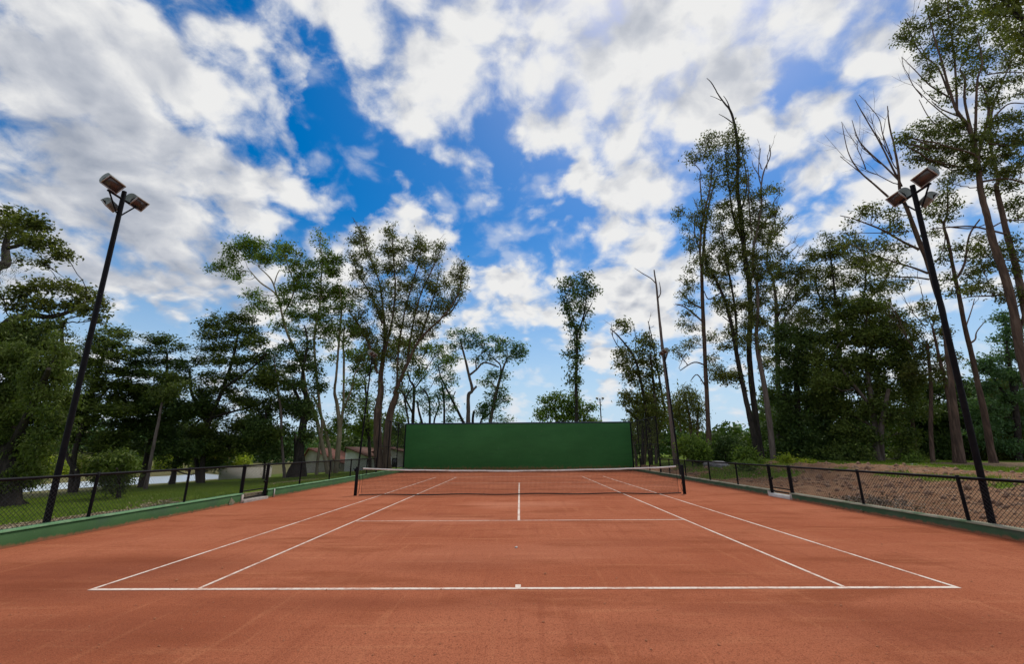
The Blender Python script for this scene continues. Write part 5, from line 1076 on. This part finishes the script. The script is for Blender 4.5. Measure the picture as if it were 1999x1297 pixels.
tree('gum_tree', 'great gum at the right edge whose trunk fans into many upright leafy boughs', 'gum tree', 21,
     [[(2050, 925, 27), (2035, 850, 23), (2015, 770, 20)] + sJ((1205, 1270, 17), (1150, 950, 15.5), (1090, 720, 15), (1020, 520, 14), (980, 350, 12), (940, 200, 11)) + sI((880, 1120, 10), (855, 930, 9), (810, 800, 8), (740, 700, 6), (690, 560, 5), (640, 380, 4), (600, 250, 3), (560, 100, 2)), sI((740, 720, 5), (735, 550, 4.5), (720, 330, 3.5), (690, 130, 2.5), (680, 0, 1.5)), sI((850, 900, 6), (790, 650, 5), (790, 500, 4), (760, 430, 3), (840, 350, 2)), sI((855, 930, 6), (860, 700, 5), (870, 500, 4), (900, 400, 3), (870, 230, 2)), sI((870, 1000, 6), (940, 720, 5), (920, 580, 4), (880, 520, 3)), sI((700, 620, 4), (570, 540, 3), (470, 440, 2), (390, 360, 1)), sI((690, 600, 4), (620, 430, 3.5), (510, 330, 2.5), (440, 200, 2), (420, 130, 1.5)), sI((760, 740, 4), (640, 690, 2.5), (580, 640, 1.5)), sI((780, 800, 4), (680, 740, 3), (570, 650, 2), (480, 560, 1)), sI((640, 820, 3), (560, 740, 2), (500, 630, 1.2)), sI((900, 1150, 5), (1050, 1130, 4), (1164, 1160, 3)), sI((930, 470, 3), (1080, 455, 2.5), (1164, 460, 2)), sI((960, 760, 4), (1060, 660, 3), (1164, 655, 2))],
     zI((400, 220, 40, 30), (370, 235, 30, 20), (440, 150, 30, 35), (430, 250, 45, 40), (490, 170, 35, 35), (530, 170, 35, 40), (490, 280, 40, 40), (520, 360, 40, 40), (560, 440, 45, 40), (540, 500, 30, 25), (590, 90, 45, 60), (580, 40, 40, 40), (620, 160, 45, 45), (640, 60, 45, 55), (700, 40, 45, 45), (700, 130, 45, 50), (680, 220, 45, 50), (660, 300, 45, 45), (600, 270, 40, 40), (720, 290, 45, 45), (760, 200, 45, 50), (770, 110, 45, 50), (780, 30, 50, 45), (840, 80, 50, 50), (830, 180, 45, 50), (870, 260, 50, 50), (800, 310, 50, 45), (780, 390, 45, 40), (860, 350, 50, 45), (640, 400, 35, 40), (700, 380, 35, 40), (820, 460, 45, 45), (890, 430, 45, 45), (760, 520, 40, 45), (850, 560, 40, 45), (620, 580, 35, 30), (680, 640, 35, 30), (950, 560, 50, 45), (1000, 520, 45, 40), (930, 640, 50, 45), (1000, 640, 50, 40))
     + zI((430, 870, 60, 40), (400, 900, 45, 35), (520, 800, 50, 35), (560, 830, 55, 45), (480, 930, 60, 45), (600, 780, 50, 30), (640, 850, 60, 50), (560, 930, 60, 50), (470, 1010, 50, 40), (560, 1020, 60, 45), (640, 960, 60, 50), (700, 820, 60, 45), (720, 910, 60, 55), (660, 1040, 60, 40), (760, 800, 60, 50), (790, 880, 60, 60), (740, 1000, 65, 50), (820, 980, 65, 55), (870, 880, 65, 60), (900, 980, 60, 60), (930, 840, 60, 55), (820, 1080, 60, 50), (740, 1090, 60, 45), (900, 1080, 60, 50), (980, 780, 60, 55), (1000, 900, 65, 60), (980, 1010, 60, 55), (1060, 760, 60, 50), (1080, 860, 60, 60), (1070, 980, 60, 60), (1120, 740, 55, 50), (1140, 900, 60, 60), (1000, 1100, 60, 50), (1080, 1100, 60, 45), (680, 1150, 50, 35), (1140, 1040, 50, 50)),
     'gum', 'brown', L=5.6, wd=.42, dens=.18, droop=.4, seed=41, spread=.35, deep=.45, twigs=[((1825, 160), (1770, 25), 2, 4), ((1800, 190), (1760, 110), 2, 3), ((1830, 200), (1788, 160), 2, 3)])
tree('gum_tree', 'second trunk close beside the great gum at the right edge with leafy side boughs', 'gum tree', 22,
     [[(2075, 930, 22), (2050, 800, 19), (2020, 680, 17)] + sJ((1220, 910, 14), (1170, 680, 12), (1120, 500, 11), (1080, 330, 10), (1040, 150, 8.5)) + sI((1000, 1130, 7), (950, 900, 6), (960, 700, 5), (1010, 560, 3.5), (1080, 400, 2)), sJ((1110, 470, 4), (900, 420, 3.5), (760, 420, 3), (600, 435, 2)), sJ((1000, 430, 3), (1100, 380, 3), (1225, 375, 2.5)), sJ((1100, 870, 4.5), (1000, 880, 3.5), (880, 885, 2.5), (800, 900, 1.5)), sJ((1150, 640, 4), (1225, 655, 3)), sJ((1180, 1290, 5), (1225, 960, 4))],
     zJ((1080, 100, 60, 50), (1160, 150, 60, 55), (1200, 250, 45, 55), (1120, 280, 55, 45), (1000, 170, 45, 40), (1190, 350, 45, 35), (1180, 500, 50, 40), (1120, 580, 50, 45), (1190, 600, 50, 50), (1000, 560, 50, 40), (960, 600, 45, 40), (1060, 640, 50, 45), (1010, 680, 45, 40), (1180, 720, 50, 50), (930, 830, 45, 35), (1000, 850, 45, 40), (1080, 900, 50, 40), (860, 850, 40, 30), (1150, 850, 50, 40), (1200, 900, 45, 50), (950, 680, 45, 40)) + zI((1060, 180, 60, 50), (1120, 260, 55, 55), (1080, 340, 55, 50), (1140, 400, 50, 45), (1010, 270, 55, 50), (960, 180, 55, 50), (960, 350, 50, 50), (1030, 420, 50, 40), (1120, 510, 50, 40), (1140, 590, 45, 35), (1050, 90, 55, 45), (930, 80, 55, 50)),
     'gum', 'brown', L=5.6, dens=.17, droop=.4, seed=42, spread=.3, deep=.45)
tree('overhanging_tree', 'nearest tree whose dark boughs reach in over the top right corner', 'tree', 9.5,
     [[(2520, 1030, 70), (2480, 700, 55), (2380, 300, 40), (2230, 60, 26), (2120, -60, 18)], [(2230, 60, 16), (2100, 70, 12), (2005, 42, 9), (1975, 20, 6), (1945, -15, 4)], [(2300, 170, 14), (2150, 130, 9), (2040, 110, 6)]],
     [(1985, 5, 26, 16), (1960, 0, 22, 14), (1935, 8, 20, 14), (1950, 28, 20, 12), (1990, 60, 22, 16), (2020, 90, 30, 22), (2010, 20, 30, 20), (1915, -8, 22, 12), (2060, 60, 45, 40), (2120, 20, 60, 50)], 'olive', 'dark', L=10, wd=.35, dens=.10, droop=.6, seed=43, deep=.35)
for sd, lab, Yq, st, bl_ in (
    (44, 'thin reddish stem with wiry bare twigs left of the bare topped leaning tree', 27, [[(655, 800, 10), (640, 600, 8), (640, 330, 7), (620, 100, 5)]], [(1795, 700, 22, 18), (1815, 680, 18, 16), (1790, 650, 20, 16), (1830, 720, 18, 20), (1780, 730, 22, 18)]),
    (45, 'slender leaning stem second left of the bare topped tree with a sparse crown', 26, [[(790, 800, 11), (740, 400, 8), (690, 180, 6), (650, 0, 4)]], [(1820, 620, 18, 14), (1840, 650, 18, 16), (1850, 700, 18, 18), (1835, 740, 18, 18), (1805, 600, 16, 12)]),
    (46, 'twiggy half bare tree in the gap beside the leaning tall tree', 30, [[(560, 800, 9), (530, 500, 7), (490, 200, 5), (470, 60, 3)]], [(1770, 640, 20, 16), (1760, 680, 22, 18), (1775, 710, 22, 18), (1745, 655, 18, 14)])):
    tree('thin_tree', lab, 'tree', Yq, [sK(*s) for s in st], bl_, 'gum', 'brown', L=5.5, dens=.2, seed=sd, twigs=[((1808, 640), (1760, 570), 2, 5), ((1805, 600), (1790, 540), 2, 4), ((1820, 640), (1835, 560), 2, 4), ((1800, 660), (1740, 600), 2, 4)] if sd == 44 else [((1790, 690), (1735, 610), 2, 4), ((1770, 660), (1745, 600), 2, 3)])
tree('far_right_tree', 'leafy blue green tree showing in the sky gap at the right edge', 'tree', 30,
     [[(1990, 925, 14), (1985, 820, 12), (1975, 740, 9), (1965, 680, 5)], [(1983, 800, 7), (1940, 740, 5), (1915, 715, 3)], [(1980, 770, 6), (2010, 700, 5)]],
     [(1960, 625, 22, 16), (1985, 640, 25, 18), (1965, 660, 25, 16), (1995, 680, 22, 20), (1965, 695, 26, 16), (1935, 705, 26, 16), (1915, 720, 22, 16), (1950, 730, 30, 18), (1990, 735, 30, 22), (1925, 760, 28, 20), (1970, 780, 32, 22), (1905, 790, 25, 20), (2010, 780, 30, 30), (1940, 810, 32, 22), (1985, 830, 32, 22), (1920, 850, 28, 20), (1960, 870, 32, 18), (1995, 880, 26, 20)], 'blue', 'dark', L=5.5, dens=.25, seed=47)
for sd, lab, Yq, cx in ((48, 'shadowy understorey tree behind the right floodlight pole foot', 33, 1880), (49, 'shadowy understorey tree at the far right edge past the floodlight pole', 32, 1965), (50, 'shadowy understorey tree between the big rounded tree and the floodlight pole', 35, 1815)):
    r_ = np.random.default_rng(sd)
    tree('understorey_tree', lab, 'tree', Yq, [[(cx, 920, 9), (cx + 4, 870, 7), (cx - 3, 810, 5)], [(cx + 3, 875, 5), (cx + 25, 830, 4)], [(cx + 2, 880, 5), (cx - 22, 840, 3)]],
         [(cx + r_.uniform(-45, 45), yy + r_.uniform(-8, 8), r_.uniform(22, 34), r_.uniform(16, 22)) for yy in (760, 785, 800, 820, 835, 850, 865, 880, 890, 900, 900, 870, 840, 810) for _ in (0, 1)], 'olive' if sd % 2 else 'deep', 'dark', L=5.5, dens=.34, seed=sd)

# --- bushes
def bush(name, label, cat, Y, cx, top, bot, rx, leaf='lime', seed=1, L=5.5, dens=.45, n=9, group=None, droop=.2):
    r_ = np.random.default_rng(seed); h = bot - top
    bl_ = [(cx + r_.uniform(-.6, .6) * rx, top + h * (.25 + .65 * r_.uniform(0, 1)), rx * r_.uniform(.3, .5), h * r_.uniform(.2, .3)) for _ in range(n)] + [(cx, top + h * .25, rx * .35, h * .2)]
    return tree(name, label, cat, Y, [[(cx, bot + 3, max(2, rx * .10)), (cx + rx * .05, top + h * .6, max(1.5, rx * .06))], [(cx, bot, max(1.5, rx * .06)), (cx - rx * .3, top + h * .5, 1.5)], [(cx, bot, max(1.5, rx * .06)), (cx + rx * .35, top + h * .5, 1.5)]], bl_, leaf, 'dark', L=L, dens=dens, seed=seed, sub=5, group=group, droop=droop)


bush('leafy_bush', 'large yellow green bush between the snag and the reddish gum trunk', 'bush', 27, 1352, 848, 905, 32, 'green', 60, n=14, dens=.36)
bush('leafy_bush', 'bright green bush at the foot of the twin leaning gums', 'bush', 25, 1462, 876, 912, 32, 'green', 61, n=12)
bush('leafy_bush', 'dark green bush hugging the reddish gum trunk', 'bush', 28, 1415, 850, 905, 30, 'deep', 62, n=12)
bush('low_shrub', 'grassy green shrub on the soil bank right of the bright green bush', 'bush', 19, 1462, 905, 932, 24, 'green', 63, L=6, droop=-.8)
bush('low_shrub', 'pale leaved weed at the foot of the pale grey gum', 'bush', 24, 1534, 893, 912, 14, 'lime', 64, n=6)
bush('low_shrub', 'small weed clump under the very dark evergreen', 'bush', 24, 1578, 900, 913, 16, 'lime', 65, n=6)
bush('low_shrub', 'small dark leafed seedling bush by the trunk pair of the rounded tree', 'bush', 23, 1785, 886, 912, 16, 'green', 66, n=7)
for k, (cx, tp, bt, rx, lf, lab) in enumerate(((75, 880, 930, 34, 'lime', 'bright yellow green shrub on the far lake bank left of the floodlight pole'), (105, 895, 933, 24, 'lime', 'yellow flowering shrub on the far lake bank right against the floodlight pole'), (185, 893, 928, 22, 'lime', 'large leaved bright shrub across the lake left of the young tree'), (265, 892, 928, 24, 'green', 'green shrub across the lake behind the slender grey leaning trunk'), (320, 885, 928, 28, 'lime', 'lime shrub across the lake under the far red roof'), (425, 870, 922, 26, 'rust', 'rust tinted shrub across the lake near the garden wall'), (465, 875, 922, 26, 'lime', 'bright lime shrub across the lake just left of the garden wall'), (145, 885, 930, 24, 'olive', 'olive shrub across the lake right of the floodlight pole'), (390, 885, 925, 26, 'lime', 'lime shrub across the lake between two dark trunks'), (30, 890, 935, 30, 'olive', 'olive shrub across the lake at the left edge'))):
    d_ = ray(cx, 935); bush('lakeside_shrub', lab, 'bush', min(66, CAM[1] + (48.6 + .25 * k) * d_[1] / -d_[0]), cx, tp, bt + 8, rx, lf, 70 + k, n=10, L=5.5)

# --- far woods that read as one mass
def woods(name, segs, leaf, L, seed, n):
    rng = np.random.default_rng(seed); fo = Foliage()
    for (x0, y0, x1, y1, h) in segs:
        ln = math.hypot(x1 - x0, y1 - y0); cnt = int(n * ln)
        u = rng.uniform(0, 1, cnt); off = rng.normal(0, 2.0, cnt)
        dx, dy = (x1 - x0) / ln, (y1 - y0) / ln; px_ = x0 + u * (x1 - x0) - dy * off; py_ = y0 + u * (y1 - y0) + dx * off
        hh = h * (.62 + .38 * np.sin(u * ln * .33 + seed) * np.sin(u * ln * .12 + 1) + .18 * np.sin(u * ln * 1.1))
        z = terrain(px_, py_) + hh * rng.uniform(0, 1, cnt) ** .75 + rng.normal(0, .4, cnt)
        fo.add(np.stack([px_, py_, z], 1), L, .6, .2, 0, rng)
    tag(fo.build(name, LEAF[leaf], None), kind='stuff')


woods('distant_woods', [(-150, 70, -60, 92, 7), (-95, 100, -20, 85, 8), (-30, 78, 10, 90, 6), (8, 88, 40, 75, 6.5), (35, 70, 95, 55, 8), (80, 62, 120, 20, 9)], 'blue', .75, 5, 190)
woods('far_thicket', [(-26, 54, -10, 52, 6.5), (12, 50, 30, 44, 5.5), (26, 44, 52, 32, 8), (48, 34, 70, 14, 9)], 'deep', .45, 6, 420)
print('LEAVES', NLEAF[0])

# ---------------------------------------------------------------- ground cover and small things
def blades(name, n, box, mat, hgt, wid, keep, seed, lean=.35):
    rng = np.random.default_rng(seed); x = rng.uniform(box[0], box[1], n); y = rng.uniform(box[2], box[3], n)
    k = keep(x, y) > rng.uniform(.25, .95, n); x, y = x[k], y[k]; n = len(x); z = terrain(x, y) - .01
    a = rng.uniform(0, 6.28, n); h = hgt * rng.uniform(.5, 1.3, n); w = wid * rng.uniform(.7, 1.3, n)
    P = np.stack([x, y, z], 1); d = np.stack([np.cos(a), np.sin(a), 0 * a], 1) * w[:, None]; tip = P + np.stack([rng.normal(0, lean, n) * h, rng.normal(0, lean, n) * h, h], 1)
    V = np.stack([P - d, P + d, tip + d * .25, tip - d * .25], 1).reshape(-1, 3)
    b = MB(); b.add(V, np.arange(len(V)).reshape(-1, 4)); tag(b.build(name, mat), kind='stuff')


GRASS = leafmat('grass_blades', [(.065, .120, .010), (.125, .190, .018), (.21, .25, .036)], .35)
blades('lawn_grass', 120000, (-31, -9.7, 3, 34), GRASS, .085, .012, grassy, 21)
blades('bank_grass', 200000, (9.5, 32, 2, 34), GRASS, .12, .012, grassy, 22)
LITT = leafmat('dry_leaf_litter', [(.12, .08, .045), (.25, .18, .10), (.42, .34, .23)], .1)
rng = np.random.default_rng(31); x = rng.uniform(-12.4, -9.7, 9000); y = rng.uniform(0, 11, 9000); k = grassy(x, y) < .5; x, y = x[k], y[k]
fo = Foliage(); fo.add(np.stack([x, y, terrain(x, y) + .012], 1), .07, .5, 0, .9, rng); tag(fo.build('leaf_litter', LITT, None), kind='stuff')
rng = np.random.default_rng(32); x = rng.uniform(9.5, 26, 16000); y = rng.uniform(1, 26, 16000); k = grassy(x, y) < .5; x, y = x[k], y[k]
fo = Foliage(); fo.add(np.stack([x, y, terrain(x, y) + .012], 1), .06, .5, 0, .9, rng); tag(fo.build('dry_leaves', LITT, None), kind='stuff')
CLOD = surf('soil_clods', (.17, .09, .055), (.30, .19, .125), 6, .95, bump=.6, bscale=20)
rng = np.random.default_rng(33); b = MB(); ico = [(0, 0, 1), (.9, 0, .3), (.28, .85, .3), (-.72, .53, .3), (-.72, -.53, .3), (.28, -.85, .3), (.7, .5, -.4), (-.3, .8, -.4), (-.9, 0, -.4), (-.3, -.8, -.4), (.7, -.5, -.4)]
icf = [(0, 1, 2), (0, 2, 3), (0, 3, 4), (0, 4, 5), (0, 5, 1), (1, 6, 2), (2, 6, 7), (2, 7, 3), (3, 7, 8), (3, 8, 4), (4, 8, 9), (4, 9, 5), (5, 9, 10), (5, 10, 1), (1, 10, 6)]
for _ in range(2600):
    x = 9.7 + rng.gamma(2.2, 2.0); y = rng.uniform(1.5, 26)
    if x > 24: continue
    s = .03 * rng.gamma(2, .6); v = np.array(ico) * s * rng.uniform(.6, 1.4, (11, 3)) + np.array([x, y, tz(x, y) + s * .2]); b.tri(v, icf)
tag(b.build('soil_clods', CLOD), kind='stuff')


def rock(name, label, cat, p, s, mat, seed):
    rng = np.random.default_rng(seed); bm = bmesh.new(); bmesh.ops.create_icosphere(bm, subdivisions=3, radius=1)
    ph = rng.uniform(0, 6, (5, 3))
    for v in bm.verts:
        f = 1 + sum(.10 * math.sin(v.co.dot(Vector(ph[i])) * 1.1 + i) for i in range(5)); v.co = Vector((v.co.x * s[0] * f, v.co.y * s[1] * f, v.co.z * s[2] * f))
    me = bpy.data.meshes.new(name); bm.to_mesh(me); bm.free(); me.materials.append(mat)
    for q in me.polygons: q.use_smooth = True
    o = bpy.data.objects.new(name, me); COL.objects.link(o); o.location = Vector([float(q) for q in p]); return tag(o, label, cat)


STONE = surf('grey_stone', (.16, .15, .15), (.30, .29, .29), 3, .9, bump=.6, bscale=14)
for k, (px_, py_, s, lab) in enumerate(((1395, 905, (.75, .45, .32), 'larger grey boulder at the foot of the reddish gum'), (1410, 907, (.5, .35, .22), 'smaller grey boulder beside the larger one near the reddish gum'), (1652, 951, (.06, .05, .045), 'small pale stone on the soil bank behind the right fence'), (1780, 909, (.45, .2, .12), 'low grey rock at the crest of the soil bank'))):
    Yk = (24, 23.5, 8.2, 19)[k]; p = at(px_, py_, Yk); rock('rock', lab, 'rock', (p[0], Yk, tz(p[0], Yk) + s[2] * .35), s, STONE if k != 2 else CONC, 40 + k)
g = ground(1008, 1071); rock('pebble', 'tiny pale pebble lying on the clay near the centre of the court', 'pebble', (g[0], g[1], .014), (.022, .02, .018), WHITE, 50)
g = ground(372, 975, .15)
for k, (px_, py_, lab) in enumerate(((330, 985, 'heap of dry brown leaves against the left fence before the gate'), (1640, 975, 'heap of dark dead twigs and leaves against the right fence'))):
    c = ground(px_, py_, .3); c[0] = -9.95 if k == 0 else 9.85; rng = np.random.default_rng(60 + k); n = 900
    q = rng.normal(0, 1, (n, 3)) * np.array([.28, .8, 0]); q[:, 2] = np.abs(rng.normal(0, .10, n)) * np.exp(-(q[:, 1] / .9) ** 2); P = q + np.array([c[0], c[1], 0]); P[:, 2] += terrain(P[:, 0], P[:, 1])
    fo = Foliage(); fo.add(P, .10, .4, 0, .3, rng); tag(fo.build('leaf_heap', LITT if k == 0 else leafmat('dead_leaves', [(.05, .035, .025), (.11, .08, .06), (.2, .15, .11)], .1), None), lab, 'leaf heap')
# loose grit and crumbs of clay on the court
rng = np.random.default_rng(90); b = MB()
for _ in range(5200):
    y = -5.2 + rng.gamma(1.4, 2.6); x = rng.uniform(-1, 1) * min(9.2, 2.0 + (y + 6.2) * 1.2)
    if y > 14: continue
    q = .0028 * rng.gamma(2.2, .8); b.tri(np.array(ico)[:6] * q * rng.uniform(.6, 1.4, (6, 3)) + np.array([x, y, .001]), icf[:5])
tag(b.build('clay_grit', surf('clay_crumbs', (.20, .055, .028), (.50, .22, .12), 300, 1.0, spec=.05)), kind='stuff')
# phrases shared by the repeats of one kind
GROUPS = {'gum_tree': 'tall gum trees beyond the right fence', 'lakeside_shrub': 'shrubs on the far lake bank', 'low_green_wall': 'low green walls beside the court', 'net_post': 'posts of the tennis net', 'gate_step': 'steps in the court gate openings',
          'metal_gate': 'mesh gates of the court', 'chain_link_fence': 'chain link fences beside the court', 'tall_mesh_fence': 'tall mesh fences by the practice wall', 'thicket_tree': 'thin stems in the thicket past the practice wall', 'thin_tree': 'thin trees between the larger ones',
          'flat_topped_tree': 'flat topped trees by the lake', 'spreading_tree': 'broad spreading trees on the lawn side', 'umbrella_tree': 'umbrella crowned trees behind the practice wall', 'understorey_tree': 'shady understorey trees', 'evergreen_tree': 'dense dark trees beyond the right fence',
          'leafy_bush': 'bushes at the foot of the gums', 'low_shrub': 'low plants on the soil bank', 'tiled_house': 'low tiled houses behind the lawn trees', 'far_house': 'far houses across the lake', 'rock': 'rocks on the soil bank', 'leaf_heap': 'leaf heaps against the fences'}
for o in COL.objects:
    k = o.name.split('.')[0]
    if o.parent is None and k in GROUPS: o['group'] = GROUPS[k]
